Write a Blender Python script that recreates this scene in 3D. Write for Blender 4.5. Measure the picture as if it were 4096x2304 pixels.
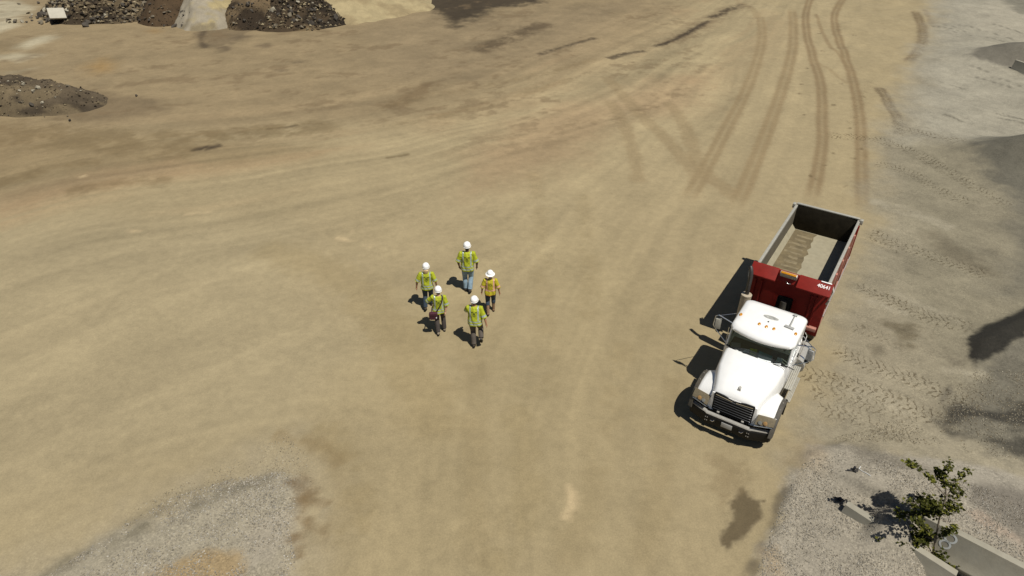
import bpy, bmesh, math, random
import numpy as np
from mathutils import Vector, Matrix

# ------------------------------------------------------------------ camera, sky, sun
for o in list(bpy.data.objects): bpy.data.objects.remove(o)
SC = bpy.context.scene
COL = SC.collection
CAM_H, PITCH, ROLL, LENS = 14.19, .601, -.012, 24.0
SUN_AZ, SUN_EL = math.radians(-46), math.radians(65)      # azimuth in which shadows fall (from +Y towards +X), elevation
cam = bpy.data.cameras.new('camera'); cam.lens = LENS; cam.sensor_width = 36; cam.clip_end = 20000
co = bpy.data.objects.new('camera', cam); COL.objects.link(co); SC.camera = co
_R = Vector((1, 0, 0)); _U = Vector((0, math.sin(PITCH), math.cos(PITCH))); _F = Vector((0, math.cos(PITCH), -math.sin(PITCH)))
_r = _R*math.cos(ROLL) - _U*math.sin(ROLL); _u = _R*math.sin(ROLL) + _U*math.cos(ROLL)
m = Matrix((_r, _u, -_F)).transposed().to_4x4(); m.translation = (0, 0, CAM_H); co.matrix_world = m
W = bpy.data.worlds.new('World'); SC.world = W; W.use_nodes = True
nt = W.node_tree; bg = nt.nodes['Background']; sk = nt.nodes.new('ShaderNodeTexSky'); sk.sky_type = 'NISHITA'; sk.sun_disc = False
sk.sun_elevation = SUN_EL
sdir = Vector((-math.sin(SUN_AZ)*math.cos(SUN_EL), -math.cos(SUN_AZ)*math.cos(SUN_EL), math.sin(SUN_EL)))
sk.sun_rotation = math.atan2(sdir.x, sdir.y)
sk.dust_density = .6; sk.air_density = .8
nt.links.new(sk.outputs[0], bg.inputs[0]); bg.inputs[1].default_value = .05
sl = bpy.data.lights.new('sun', 'SUN'); sl.energy = 5.0; sl.angle = math.radians(.5); sl.color = (1, .955, .87)
so = bpy.data.objects.new('sun', sl); COL.objects.link(so); so.rotation_euler = sdir.to_track_quat('Z', 'Y').to_euler(); so.location = (0, 0, 60)
SC.view_settings.view_transform = 'Standard'; SC.view_settings.look = 'None'; SC.view_settings.exposure = 0; SC.view_settings.gamma = 1

FPX = 4096*LENS/36
def at(px, py, z=0.0):
    """point of the site seen at a survey pixel of the 4096x2304 photograph, on the level z"""
    a = (px-2048)/FPX; b = -(py-1152)/FPX
    a, b = a*math.cos(ROLL)+b*math.sin(ROLL), -a*math.sin(ROLL)+b*math.cos(ROLL)
    d = (a, math.cos(PITCH)+b*math.sin(PITCH), -math.sin(PITCH)+b*math.cos(PITCH))
    t = (z-CAM_H)/d[2]
    return Vector((d[0]*t, d[1]*t, z))
def G2(pts, z=0.0): return np.array([at(x, y, z)[:2] for x, y in pts])

# ------------------------------------------------------------------ helpers
def srgb(r, g, b):
    f = lambda c: (c/255/12.92) if c < 10.3 else ((c/255+.055)/1.055)**2.4
    return (f(r), f(g), f(b))
K = 1.50                                             # light level of level ground in full sun
def alb(r, g, b): return tuple(c/K for c in srgb(r, g, b))

def tag(o, label, cat, group=None):
    o['label'] = label; o['category'] = cat
    if group: o['group'] = group
    return o
def thing(name, label, cat, loc=(0, 0, 0), rz=0, group=None):
    o = bpy.data.objects.new(name, None); COL.objects.link(o); o.location = loc; o.rotation_euler = (0, 0, rz)
    o.empty_display_size = .2
    return tag(o, label, cat, group)

def mesh_obj(name, me, mat, parent=None):
    o = bpy.data.objects.new(name, me); COL.objects.link(o)
    if mat is not None:
        for mm in (mat if isinstance(mat, (list, tuple)) else [mat]): me.materials.append(mm)
    if parent is not None: o.parent = parent
    return o
def smooth(me, ang=35):
    me.shade_smooth()
    me.set_sharp_from_angle(angle=math.radians(ang))

class MB:
    """collects shapes, builds one mesh object"""
    def __init__(s): s.bm = bmesh.new()
    def _add(s, vs, fs):
        v = [s.bm.verts.new(p) for p in vs]
        for f in fs:
            try: s.bm.faces.new([v[i] for i in f])
            except ValueError: pass
        return s
    def box(s, c, size, rot=None, bev=0.0):
        b = bmesh.new(); bmesh.ops.create_cube(b, size=1)
        bmesh.ops.scale(b, vec=size, verts=b.verts)
        if bev: bmesh.ops.bevel(b, geom=b.edges[:], offset=bev, segments=2, affect='EDGES', profile=.6)
        M = Matrix.Translation(c) @ (rot.to_4x4() if rot is not None else Matrix.Identity(4))
        bmesh.ops.transform(b, matrix=M, verts=b.verts); return s.merge(b)
    def merge(s, b):
        b.verts.index_update()
        s._add([v.co.copy() for v in b.verts], [[v.index for v in f.verts] for f in b.faces]); b.free(); return s
    def loft(s, rings, cap=True, closed=True):
        n = len(rings[0]); vs = [p for r in rings for p in r]; fs = []
        for i in range(len(rings)-1):
            for j in range(n if closed else n-1):
                k = (j+1) % n
                fs.append((i*n+j, i*n+k, (i+1)*n+k, (i+1)*n+j))
        if cap: fs += [tuple(range(n))[::-1], tuple((len(rings)-1)*n+j for j in range(n))]
        return s._add(vs, fs)
    def tube(s, pts, rad, seg=10, cap=True, squash=None):
        pts = [Vector(p) for p in pts]; n = len(pts)
        if not isinstance(rad, (list, tuple)): rad = [rad]*n
        t0 = (pts[1]-pts[0]).normalized()
        ref = Vector((0, 1, 0)) if abs(t0.y) < .9 else Vector((1, 0, 0))
        a = t0.cross(ref).normalized(); rings = []
        for i, p in enumerate(pts):
            t = (pts[min(i+1, n-1)]-pts[max(i-1, 0)]).normalized()
            a = (a - t*a.dot(t)).normalized(); b = t.cross(a)
            r = rad[i]; rx, ry = r if isinstance(r, tuple) else (r, r)
            rings.append([p + a*math.cos(2*math.pi*k/seg)*rx + b*math.sin(2*math.pi*k/seg)*ry for k in range(seg)])
        return s.loft(rings, cap)
    def prism(s, poly, axis, a, b):
        """polygon in the plane across axis ('x','y','z'), extruded from a to b"""
        def P(q, w):
            if axis == 'x': return (w, q[0], q[1])
            if axis == 'y': return (q[0], w, q[1])
            return (q[0], q[1], w)
        return s.loft([[P(q, a) for q in poly], [P(q, b) for q in poly]])
    def lathe(s, prof, seg=24, M=None):
        """profile (r, h) around local Z"""
        M = M or Matrix.Identity(4)
        rings = [[M @ Vector((r*math.cos(2*math.pi*k/seg), r*math.sin(2*math.pi*k/seg), h)) for k in range(seg)] for r, h in prof]
        return s.loft(rings, cap=True)
    def build(s, name, mat, parent=None, ang=35, bevel=0.0, flat=False):
        bm = s.bm
        bmesh.ops.remove_doubles(bm, verts=bm.verts, dist=1e-5)
        bmesh.ops.recalc_face_normals(bm, faces=bm.faces)
        if bevel:
            es = [e for e in bm.edges if len(e.link_faces) == 2 and e.calc_face_angle(0) > .5]
            bmesh.ops.bevel(bm, geom=es, offset=bevel, segments=2, affect='EDGES', profile=.6, clamp_overlap=True)
        me = bpy.data.meshes.new(name); bm.to_mesh(me); bm.free()
        if not flat: smooth(me, ang)
        return mesh_obj(name, me, mat, parent)

# ------------------------------------------------------------------ materials
def new_mat(name):
    mt = bpy.data.materials.new(name); mt.use_nodes = True
    return mt, mt.node_tree.nodes, mt.node_tree.links, mt.node_tree.nodes['Principled BSDF']
def mat(name, col, rough=.6, metal=0.0, var=.12, scale=6.0, bump=0.0, dust=0.0, coat=0.0, spec=.5):
    """plain procedural material: base colour with noise variation, optional dust film and bump"""
    mt, N, L, P = new_mat(name)
    tc = N.new('ShaderNodeTexCoord'); nz = N.new('ShaderNodeTexNoise'); nz.inputs['Scale'].default_value = scale; nz.inputs['Detail'].default_value = 6; nz.inputs['Roughness'].default_value = .65
    L.new(tc.outputs['Object'], nz.inputs['Vector'])
    mr = N.new('ShaderNodeMapRange'); mr.inputs[1].default_value = .25; mr.inputs[2].default_value = .75; mr.inputs[3].default_value = 1-var; mr.inputs[4].default_value = 1+var*.6
    L.new(nz.outputs[0], mr.inputs[0])
    mx = N.new('ShaderNodeMix'); mx.data_type = 'RGBA'; mx.blend_type = 'MULTIPLY'; mx.inputs[0].default_value = 1
    mx.inputs[6].default_value = (*col, 1); L.new(mr.outputs[0], mx.inputs[7]); out = mx.outputs[2]
    P.inputs['Roughness'].default_value = rough; P.inputs['Metallic'].default_value = metal; P.inputs['Specular IOR Level'].default_value = spec
    if coat: P.inputs['Coat Weight'].default_value = coat; P.inputs['Coat Roughness'].default_value = .12
    if dust:
        n2 = N.new('ShaderNodeTexNoise'); n2.inputs['Scale'].default_value = 2.2; n2.inputs['Detail'].default_value = 8; n2.inputs['Roughness'].default_value = .7
        L.new(tc.outputs['Object'], n2.inputs['Vector'])
        m2 = N.new('ShaderNodeMapRange'); m2.inputs[1].default_value = .38; m2.inputs[2].default_value = .72; m2.inputs[3].default_value = dust*.25; m2.inputs[4].default_value = dust
        L.new(n2.outputs[0], m2.inputs[0])
        x2 = N.new('ShaderNodeMix'); x2.data_type = 'RGBA'; L.new(m2.outputs[0], x2.inputs[0]); L.new(out, x2.inputs[6]); x2.inputs[7].default_value = (*alb(172, 158, 128), 1); out = x2.outputs[2]
        r2 = N.new('ShaderNodeMapRange'); r2.inputs[3].default_value = rough; r2.inputs[4].default_value = .85; L.new(m2.outputs[0], r2.inputs[0]); L.new(r2.outputs[0], P.inputs['Roughness'])
    L.new(out, P.inputs['Base Color'])
    if bump:
        bp = N.new('ShaderNodeBump'); bp.inputs['Strength'].default_value = bump; bp.inputs['Distance'].default_value = .01
        n3 = N.new('ShaderNodeTexNoise'); n3.inputs['Scale'].default_value = scale*5; n3.inputs['Detail'].default_value = 5
        L.new(tc.outputs['Object'], n3.inputs['Vector']); L.new(n3.outputs[0], bp.inputs['Height']); L.new(bp.outputs[0], P.inputs['Normal'])
    return mt
def glass_mat(name, tint, t=.6):
    mt, N, L, P = new_mat(name)
    out = N['Material Output']; tr = N.new('ShaderNodeBsdfTransparent'); tr.inputs[0].default_value = (*tint, 1)
    gl = N.new('ShaderNodeBsdfGlossy'); gl.inputs['Roughness'].default_value = .03; gl.inputs[0].default_value = (.9, .95, .95, 1)
    fr = N.new('ShaderNodeFresnel'); fr.inputs[0].default_value = 1.5
    ms = N.new('ShaderNodeMixShader'); L.new(fr.outputs[0], ms.inputs[0]); L.new(tr.outputs[0], ms.inputs[1]); L.new(gl.outputs[0], ms.inputs[2]); L.new(ms.outputs[0], out.inputs[0])
    return mt

MAT = dict(
    white=mat('white_paint', (.80, .80, .78), .32, var=.05, scale=4, dust=.10, coat=.3),
    red=mat('red_paint', (.20, .011, .007), .6, var=.25, scale=5, dust=.03, spec=.2),
    red_dusty_sunlit=mat('sunlit_dusty_red_paint', (.42, .16, .13), .8, var=.4, scale=7, dust=.6, spec=.2),  # dusty red, lightened towards pink to imitate strong sun on the body side
    black=mat('black_plastic', (.009, .009, .009), .6, var=.3, dust=.015, spec=.2),
    rubber=mat('tyre_rubber', (.018, .018, .017), .85, var=.3, scale=9, dust=.45),
    chrome=mat('chrome', (.72, .73, .74), .18, 1.0, var=.08, scale=9),
    steel=mat('galvanised_steel', (.40, .39, .36), .5, .35, var=.2, scale=12, dust=.2),
    darksteel=mat('dark_frame_steel', (.03, .03, .03), .6, .3, var=.3, dust=.25),
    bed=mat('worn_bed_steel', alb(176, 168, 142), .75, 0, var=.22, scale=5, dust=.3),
    tailgate=mat('shade_darkened_dirty_steel', (.030, .025, .016), .9, 0, var=.5, scale=4, dust=.03, spec=.1),  # dirty steel, colour darkened further to stand for the tailgate's grazing light
    bed_ridge=mat('dried_mud', alb(146, 132, 102), .9, var=.4, scale=6),
    bed_dirt=mat('brown_dirt_film', alb(128, 114, 84), .9, var=.5, scale=3, bump=.5),
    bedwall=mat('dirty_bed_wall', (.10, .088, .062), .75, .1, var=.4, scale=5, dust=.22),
    rail=mat('scuffed_rail', (.42, .41, .36), .55, .3, var=.25, scale=14, dust=.3),
    amber=mat('amber_lens', (.52, .22, .008), .2, var=.25, scale=30, coat=.6),
    lens=mat('headlight_lens', (.17, .14, .085), .15, var=.3, scale=20, coat=1.0),
    plate=mat('number_plate', (.42, .42, .40), .5, var=.12, scale=60),
    plastic_grey=mat('grey_plastic', (.34, .34, .32), .6, var=.1),
    soot=mat('sooty_pipe', (.07, .065, .06), .5, .6, var=.4, scale=10),
    heatshield=mat('perforated_heat_shield', (.40, .34, .25), .6, .1, var=.25, scale=18),
    glass=glass_mat('windscreen_glass', (.66, .76, .69)),
    cabin=mat('dark_cabin_trim', (.11, .12, .095), .8, var=.3),
    seat=mat('seat_cloth', (.16, .19, .16), .9, var=.3),
    paper=mat('white_paper', (.75, .78, .78), .8, var=.05),
    teal=mat('teal_folder', (.12, .42, .42), .7, var=.1),
    lime=mat('hi_vis_cloth_on_dash', (.42, .50, .03), .85, var=.2),
    text=mat('white_lettering', (.85, .82, .80), .6, var=.05),
    skin=mat('skin_tan', (.36, .19, .11), .55, var=.12, scale=20),
    skin2=mat('skin_brown', (.12, .055, .03), .55, var=.15, scale=20),
    skin3=mat('skin_pale', (.55, .33, .22), .55, var=.1, scale=20),
    hat=mat('white_hard_hat', (.86, .86, .84), .3, var=.03, coat=.4),
    vest=mat('hi_vis_lime', (.36, .40, .012), .8, var=.35, scale=14, bump=.25),
    vest2=mat('hi_vis_yellow', (.42, .36, .012), .8, var=.35, scale=14, bump=.25),
    stripe=mat('reflective_stripe', (.36, .42, .38), .4, .2, var=.15, scale=25),
    stripe2=mat('pink_reflective_stripe', (.62, .33, .27), .45, .1, var=.15, scale=25),
    trim=mat('orange_trim', (.75, .25, .02), .7),
    logo=mat('dark_print', (.035, .05, .004), .8),
    jeans=mat('light_blue_denim', (.22, .31, .38), .9, var=.4, scale=9, bump=.3),
    jeans2=mat('navy_denim', (.03, .045, .065), .9, var=.4, scale=9, bump=.3),
    khaki=mat('grey_brown_trousers', (.085, .07, .055), .9, var=.3, scale=9, bump=.3),
    darktrouser=mat('dark_brown_trousers', (.05, .04, .034), .9, var=.35, scale=9, bump=.3),
    boot=mat('dark_leather', (.045, .035, .026), .6, var=.3, scale=15),
    boottan=mat('tan_leather', (.20, .12, .065), .65, var=.3, scale=15),
    bootgrey=mat('grey_suede', (.24, .20, .15), .7, var=.3, scale=15),
    hair_dark=mat('dark_hair', (.02, .014, .01), .6, var=.3, scale=40),
    hair_fair=mat('fair_hair', (.58, .42, .22), .5, var=.35, scale=40),
    maroon=mat('maroon_canvas', (.055, .008, .02), .75, var=.25, scale=16, bump=.2),
    strap=mat('dark_webbing', (.03, .012, .014), .8),
    leaf=mat('leaf_green', (.038, .042, .005), .8, spec=.15, var=.5, scale=5),
    leaf2=mat('young_leaf_green', (.12, .12, .014), .7, spec=.2, var=.4, scale=5),
    bark=mat('sapling_bark', (.20, .165, .12), .85, var=.3, scale=20, bump=.4),
    concrete=mat('grey_concrete', alb(172, 167, 150), .85, var=.16, scale=5, bump=.3, dust=.2),
    whitepaint=mat('sprayed_white_paint', (.82, .84, .80), .8, var=.1, scale=40),
    rock_dark=mat('dark_rock', (.06, .05, .038), .9, var=.45, scale=3, bump=.5),
    rock_mid=mat('brown_rock', (.15, .125, .085), .9, var=.45, scale=3, bump=.5),
    rock_pale=mat('pale_rock', (.30, .27, .20), .9, var=.35, scale=3, bump=.5),
    blackplastic=mat('torn_black_plastic', (.012, .010, .010), .5),
    wire=mat('white_cord', (.6, .6, .57), .6),
)

def ground_mat(name, stones=True):
    """soil: vertex tint x sand grain, with crushed-stone speckle, tyre-tread print and damp where the attributes say so"""
    mt, N, L, P = new_mat(name)
    def attr(n):
        a = N.new('ShaderNodeAttribute'); a.attribute_name = n; return a
    tint = attr('tint'); grit = attr('grit'); wet = attr('wet'); trd = attr('tread')
    geo = N.new('ShaderNodeNewGeometry'); pos = geo.outputs['Position']
    def noise(sc, det=4, rough=.6, src=pos):
        n = N.new('ShaderNodeTexNoise'); n.inputs['Scale'].default_value = sc; n.inputs['Detail'].default_value = det; n.inputs['Roughness'].default_value = rough
        L.new(src, n.inputs['Vector']); return n.outputs[0]
    def mrange(src, a, b, c, d, clamp=True):
        r = N.new('ShaderNodeMapRange'); r.clamp = clamp
        for i, v in ((1, a), (2, b), (3, c), (4, d)): r.inputs[i].default_value = v
        L.new(src, r.inputs[0]); return r.outputs[0]
    def math_(op, a, b=None, v=None):
        x = N.new('ShaderNodeMath'); x.operation = op
        for i, q in ((0, a), (1, b)):
            if q is None: continue
            if isinstance(q, (int, float)): x.inputs[i].default_value = q
            else: L.new(q, x.inputs[i])
        return x.outputs[0]
    def mul(c, f, fac=1.0):
        x = N.new('ShaderNodeMix'); x.data_type = 'RGBA'; x.blend_type = 'MULTIPLY'
        if isinstance(fac, float): x.inputs[0].default_value = fac
        else: L.new(fac, x.inputs[0])
        L.new(c, x.inputs[6]); L.new(f, x.inputs[7]); return x.outputs[2]
    gv = grit.outputs['Fac']
    fine = mrange(noise(26, 4, .8), .3, .7, .85, 1.15)
    mid = mrange(noise(3.1, 8, .72), .3, .7, .89, 1.11)
    big = mrange(noise(.33, 7, .68), .3, .7, .93, 1.07)
    c = mul(mul(mul(tint.outputs['Color'], fine), mid), big)
    # crushed stone: voronoi cells of two sizes, random brightness per stone, dark gaps
    def stonetex(sc, lo, hi):
        v = N.new('ShaderNodeTexVoronoi'); v.inputs['Scale'].default_value = sc; L.new(pos, v.inputs['Vector'])
        sp = N.new('ShaderNodeSeparateColor'); L.new(v.outputs['Color'], sp.inputs[0])
        br = mrange(sp.outputs[0], 0, 1, lo, hi)
        ed = mrange(v.outputs['Distance'], .25, .75, 1.0, .62)
        return math_('MULTIPLY', br, ed), v.outputs['Distance']
    s1, d1 = stonetex(17, .72, 1.52); s2, d2 = stonetex(33, .76, 1.42)
    sm = N.new('ShaderNodeMix'); sm.inputs[0].default_value = .5; L.new(s1, sm.inputs[2]); L.new(s2, sm.inputs[3])
    patch = mrange(noise(1.6, 5, .65), .34, .62, .25, 1.0)
    gf = math_('MULTIPLY', gv, patch)
    c = mul(c, sm.outputs[0], gf)
    # tread print
    sx = N.new('ShaderNodeSeparateXYZ'); L.new(trd.outputs['Vector'], sx.inputs[0])
    s_, t_, mk = sx.outputs[0], sx.outputs[1], sx.outputs[2]
    wob = mrange(noise(6, 3), .3, .7, -.06, .06)
    ph = math_('ADD', math_('ADD', math_('MULTIPLY', t_, 4.6), math_('MULTIPLY', math_('ABSOLUTE', s_), 2.2)), math_('MULTIPLY', wob, 7.0))
    sgn = math_('MULTIPLY', math_('GREATER_THAN', s_, 0), .5)
    fr = math_('FRACT', math_('ADD', ph, sgn))
    lug = mrange(math_('ABSOLUTE', math_('SUBTRACT', fr, .5)), .05, .17, 1, 0)
    tmask = math_('MULTIPLY', math_('MULTIPLY', lug, mk), mrange(noise(3.3, 5, .7), .40, .54, 0, 1))
    dk = N.new('ShaderNodeMix'); dk.data_type = 'RGBA'; dk.blend_type = 'MULTIPLY'; L.new(math_('MULTIPLY', tmask, .85), dk.inputs[0]); L.new(c, dk.inputs[6]); dk.inputs[7].default_value = (.36, .31, .23, 1); c = dk.outputs[2]
    L.new(c, P.inputs['Base Color'])
    rg = mrange(wet.outputs['Fac'], 0, 1, .95, .45); L.new(rg, P.inputs['Roughness']); P.inputs['Specular IOR Level'].default_value = .25
    # relief
    b1 = N.new('ShaderNodeBump'); b1.inputs['Distance'].default_value = .012; b1.inputs['Strength'].default_value = .35
    h = math_('ADD', noise(24, 5, .7), math_('MULTIPLY', math_('MULTIPLY', gf, -1.6), d1)); L.new(h, b1.inputs['Height'])
    b2 = N.new('ShaderNodeBump'); b2.inputs['Distance'].default_value = .03; b2.inputs['Strength'].default_value = .55; L.new(math_('MULTIPLY', tmask, -1.0), b2.inputs['Height']); L.new(b1.outputs[0], b2.inputs['Normal'])
    L.new(b2.outputs[0], P.inputs['Normal'])
    return mt
MAT['soil'] = ground_mat('site_soil')

# ------------------------------------------------------------------ ground
_rng = np.random.default_rng(7); _tab = [_rng.random((256, 256)) for _ in range(6)]
def vnoise(x, y, k=0):
    xi = np.floor(x).astype(int); yi = np.floor(y).astype(int); fx = x-xi; fy = y-yi
    fx = fx*fx*(3-2*fx); fy = fy*fy*(3-2*fy); T = _tab[k % 6]
    a = T[xi & 255, yi & 255]; b = T[(xi+1) & 255, yi & 255]; c = T[xi & 255, (yi+1) & 255]; d = T[(xi+1) & 255, (yi+1) & 255]
    return (a*(1-fx)+b*fx)*(1-fy)+(c*(1-fx)+d*fx)*fy
def fbm(x, y, o=4, k=0):
    s = 0; a = .5; n = 0
    for i in range(o): s = s+a*vnoise(x*2**i+17.3*i, y*2**i-9.1*i, k+i); n += a; a *= .55
    return s/n                                        # 0..1
def sstep(e0, e1, x):
    t = np.clip((x-e0)/(e1-e0), 0, 1); return t*t*(3-2*t)
def spline(pts, n=8):
    p = np.asarray(pts, float); p = np.vstack([2*p[0]-p[1], p, 2*p[-1]-p[-2]]); out = []
    for i in range(1, len(p)-2):
        for t in np.linspace(0, 1, n, endpoint=False):
            a, b, c, d = p[i-1], p[i], p[i+1], p[i+2]
            out.append(.5*((2*b)+(-a+c)*t+(2*a-5*b+4*c-d)*t*t+(-a+3*b-3*c+d)*t**3))
    out.append(p[-2]); return np.array(out)
def polydist(X, Y, pts):
    """distance, signed offset and arc length to a polyline"""
    best = np.full(X.shape, 1e9); S = np.zeros(X.shape); T = np.zeros(X.shape); L0 = 0
    for a, b in zip(pts[:-1], pts[1:]):
        d = b-a; l = np.hypot(*d)
        if l < 1e-6: continue
        t = np.clip(((X-a[0])*d[0]+(Y-a[1])*d[1])/l**2, 0, 1)
        ex = X-a[0]-t*d[0]; ey = Y-a[1]-t*d[1]; q = ex*ex+ey*ey; m_ = q < best
        best[m_] = q[m_]; sg = np.sign(d[0]*ey-d[1]*ex); S[m_] = (sg*np.sqrt(q))[m_]; T[m_] = (L0+t*l)[m_]; L0 += l
    return np.sqrt(best), S, T
def inside(X, Y, poly):
    r = np.zeros(X.shape, bool); n = len(poly)
    for i in range(n):
        x1, y1 = poly[i]; x2, y2 = poly[(i+1) % n]
        if y1 == y2: continue
        c = ((y1 > Y) != (y2 > Y)) & (X < (x2-x1)*(Y-y1)/(y2-y1)+x1); r ^= c
    return r

# barrier line (needed by the relief)
BZ = .45
BA, BB = at(3800, 2110, BZ), at(4096, 2262, BZ)
BDIR = (BB-BA).normalized(); BNRM = Vector((-BDIR.y, BDIR.x, 0))          # to the gravel side
if BNRM.y < 0: BNRM = -BNRM
LP = at(3375, 2003, .30); LD = (at(3490, 2068, .30)-LP).normalized()                # half-buried barrier end
BER = G2([(700, 1990), (950, 1915), (1130, 1890), (1190, 1930), (1180, 2060), (1160, 2130), (1185, 2240), (1190, 2400), (300, 2500), (0, 2420), (150, 2330), (400, 2160)])
EDGE_R = spline(G2([(2960, 2400), (3000, 2290), (3060, 2170), (3110, 2020), (3175, 1890), (3230, 1820), (3330, 1790)]))
WEDGE = G2([(4400, 1160), (4096, 1238), (3950, 1300), (3872, 1345), (3860, 1380), (3880, 1440), (3905, 1462), (3960, 1432), (4040, 1390), (4096, 1345), (4400, 1230)])
DARKR = G2([(3740, 1690), (3790, 1640), (3870, 1618), (4000, 1630), (4096, 1610), (4500, 1560), (4500, 1900), (4200, 1850), (4096, 1832), (3960, 1800), (3850, 1770)])
def relief(X, Y):
    h = (fbm(X*.16, Y*.16, 3, 1)-.5)*.10+(fbm(X*.9, Y*.9, 3, 2)-.5)*.025
    near = np.exp(-(((X-6.5)/7)**2+((Y-16.5)/5.5)**2)**2)+np.exp(-(((X+1.8)/2.6)**2+((Y-18.6)/3)**2)**2)
    h = h*(1-np.clip(near, 0, 1)*.93)
    # gravel shelf bottom left
    d, s, t = polydist(X, Y, np.vstack([BER, BER[:1]])); sd = np.where(inside(X, Y, BER), d, -d)
    h = h+.12*sstep(-.25, .40, sd+(fbm(X*2.3, Y*2.3, 3, 3)-.5)*.35)+.05*(fbm(X*3, Y*3, 3, 4)-.4)*sstep(0, .5, sd)
    # windrow along the right gravel edge
    d, s, t = polydist(X, Y, EDGE_R); h = h+.10*np.exp(-(np.abs(s+.25)/.28)**2)*(d < 3)*(.6+.8*fbm(X*2, Y*2, 3, 2))
    # bank behind the barriers, hollow in front
    rx = X-BA.x; ry = Y-BA.y; u = rx*BDIR.x+ry*BDIR.y; v = rx*BNRM.x+ry*BNRM.y
    along = sstep(-3.6, -.6, u)
    h = h+along*.42*sstep(-.05, .12, v)*(1-sstep(.9, 4.2, v))
    h = h-.75*sstep(-1.2, .3, u)*sstep(.05, -.30, v)*(1-sstep(-1.6, -2.8, v))
    h = h+.20*sstep(-5.5, -3.0, u)*(1-sstep(-2.2, -.6, u))*np.exp(-((v-.35)/.8)**2)
    ul = (X-LP.x)*LD.x+(Y-LP.y)*LD.y; vl = -(X-LP.x)*LD.y+(Y-LP.y)*LD.x
    h = h+.52*sstep(.55, 1.0, ul)*(1-sstep(2.0, 2.5, ul))*np.exp(-((vl-.15)/.6)**2)
    # heaped gravel at the right
    for poly, hh, ft in ((WEDGE, .35, 1.0), (DARKR, .30, 1.2)):
        d, s, t = polydist(X, Y, np.vstack([poly, poly[:1]])); sd = np.where(inside(X, Y, poly), d, -d)
        h = h+hh*sstep(-.2, ft, sd)*(.7+.5*fbm(X*1.2, Y*1.2, 3, 1))
    gx, gy = at(4096, 640)[:2]
    h = h+1.3*np.exp(-(((X-gx-1.0)/3.2)**2+((Y-gy)/1.7)**2))+1.2*np.exp(-(((X-at(4100, 250).x)/4)**2+((Y-at(4100, 250).y)/2.0)**2))
    h = h+.35*sstep(14, 26, X)*fbm(X*.5, Y*.5, 3, 5)
    return h

def seg(a, b, s): return list(np.arange(a, b, s))
xr = seg(0, 15, .085)+seg(15, 30, .14)+seg(30, 56, .26); e = 56; s_ = .26
while e < 4000: xr.append(e); s_ *= 1.35; e += s_
xs = np.array([-v for v in xr[:0:-1]]+xr)
yr = seg(7, 24, .075)+seg(24, 40, .12)+seg(40, 78, .22); e = 78; s_ = .22
while e < 6000: yr.append(e); s_ *= 1.35; e += s_
yl = []; e = 7; s_ = .085
while e > -2000: s_ *= 1.4; e -= s_; yl.append(e)
ys = np.array(yl[::-1]+yr)
GX, GY = np.meshgrid(xs, ys); nx, ny = len(xs), len(ys)
X = GX.ravel(); Y = GY.ravel()
Z = relief(X, Y)
NV = len(X)

# --- tint layers -------------------------------------------------
C = np.empty((NV, 3)); C[:] = alb(172, 156, 121)
grit = np.full(NV, .0); wet = np.zeros(NV); tread = np.zeros((NV, 3))
wx = X+(fbm(X*.35, Y*.35, 3, 2)-.5)*2.2; wy = Y+(fbm(X*.35+40, Y*.35, 3, 3)-.5)*2.2      # warped position for soft blotches
def blend(m_, col): 
    global C
    C = C*(1-m_[:, None])+np.array(col)[None]*m_[:, None]
def mulc(f): 
    global C
    C = C*f[:, None]
def polymask(pts, feather=.6, rough=.5, sc=1.2, k=0, z=0.0):
    P_ = G2(pts, z) if not isinstance(pts, np.ndarray) else pts
    lo = P_.min(0)-feather-rough*2; hi = P_.max(0)+feather+rough*2
    idx = np.nonzero((X > lo[0]) & (X < hi[0]) & (Y > lo[1]) & (Y < hi[1]))[0]; out = np.zeros(NV)
    if len(idx) == 0: return out
    x, y = X[idx], Y[idx]; d, s, t = polydist(x, y, np.vstack([P_, P_[:1]])); sd = np.where(inside(x, y, P_), d, -d)
    out[idx] = sstep(-feather, feather, sd+(fbm(x*sc, y*sc, 5, k)-.5)*2*rough+(fbm(x*sc*5, y*sc*5, 3, k+1)-.5)*.7*rough); return out
def stroke(pts, w, soft=.15, breakup=.0, k=0, n=6, z=0.0):
    """mask, offset, arc length, index of a band along a curve"""
    c = spline(G2(pts, z), n); lo = c.min(0)-w-soft-.5; hi = c.max(0)+w+soft+.5
    idx = np.nonzero((X > lo[0]) & (X < hi[0]) & (Y > lo[1]) & (Y < hi[1]))[0]
    x, y = X[idx], Y[idx]; d, s, t = polydist(x, y, c); L_ = np.hypot(*np.diff(c, axis=0).T).sum()
    wn = (fbm(x*1.3, y*1.3, 3, k)-.5)+.8*(fbm(x*5, y*5, 2, k+1)-.5)
    mk = sstep(w/2+soft, w/2-soft, d+wn*soft*1.5)*sstep(0, .06*L_, t)*sstep(L_, L_*.94, t)
    if breakup: mk = mk*sstep(breakup-.10, breakup+.14, .62*fbm(x*.8, y*.8, 3, k+2)+.38*fbm(x*3.7, y*3.7, 3, k+3))
    return mk, s, t, idx
def paint(pts, w, col, alpha, soft=.15, breakup=0., k=0, lanes=0):
    mk, s, t, idx = stroke(pts, w, soft, breakup, k)
    if lanes: mk = mk*(.45+.55*np.abs(np.sin(math.pi*(s/w+.5)*lanes)))
    a = (mk*alpha)[:, None]; C[idx] = C[idx]*(1-a)+np.array(col)*a
def treads(pts, w, strength=1.0, k=0):
    mk, s, t, idx = stroke(pts, w, .12, 0, k); q = mk*strength > tread[idx, 2]
    ii = idx[q]; tread[ii, 0] = s[q]; tread[ii, 1] = t[q]; tread[ii, 2] = (mk*strength)[q]

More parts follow.
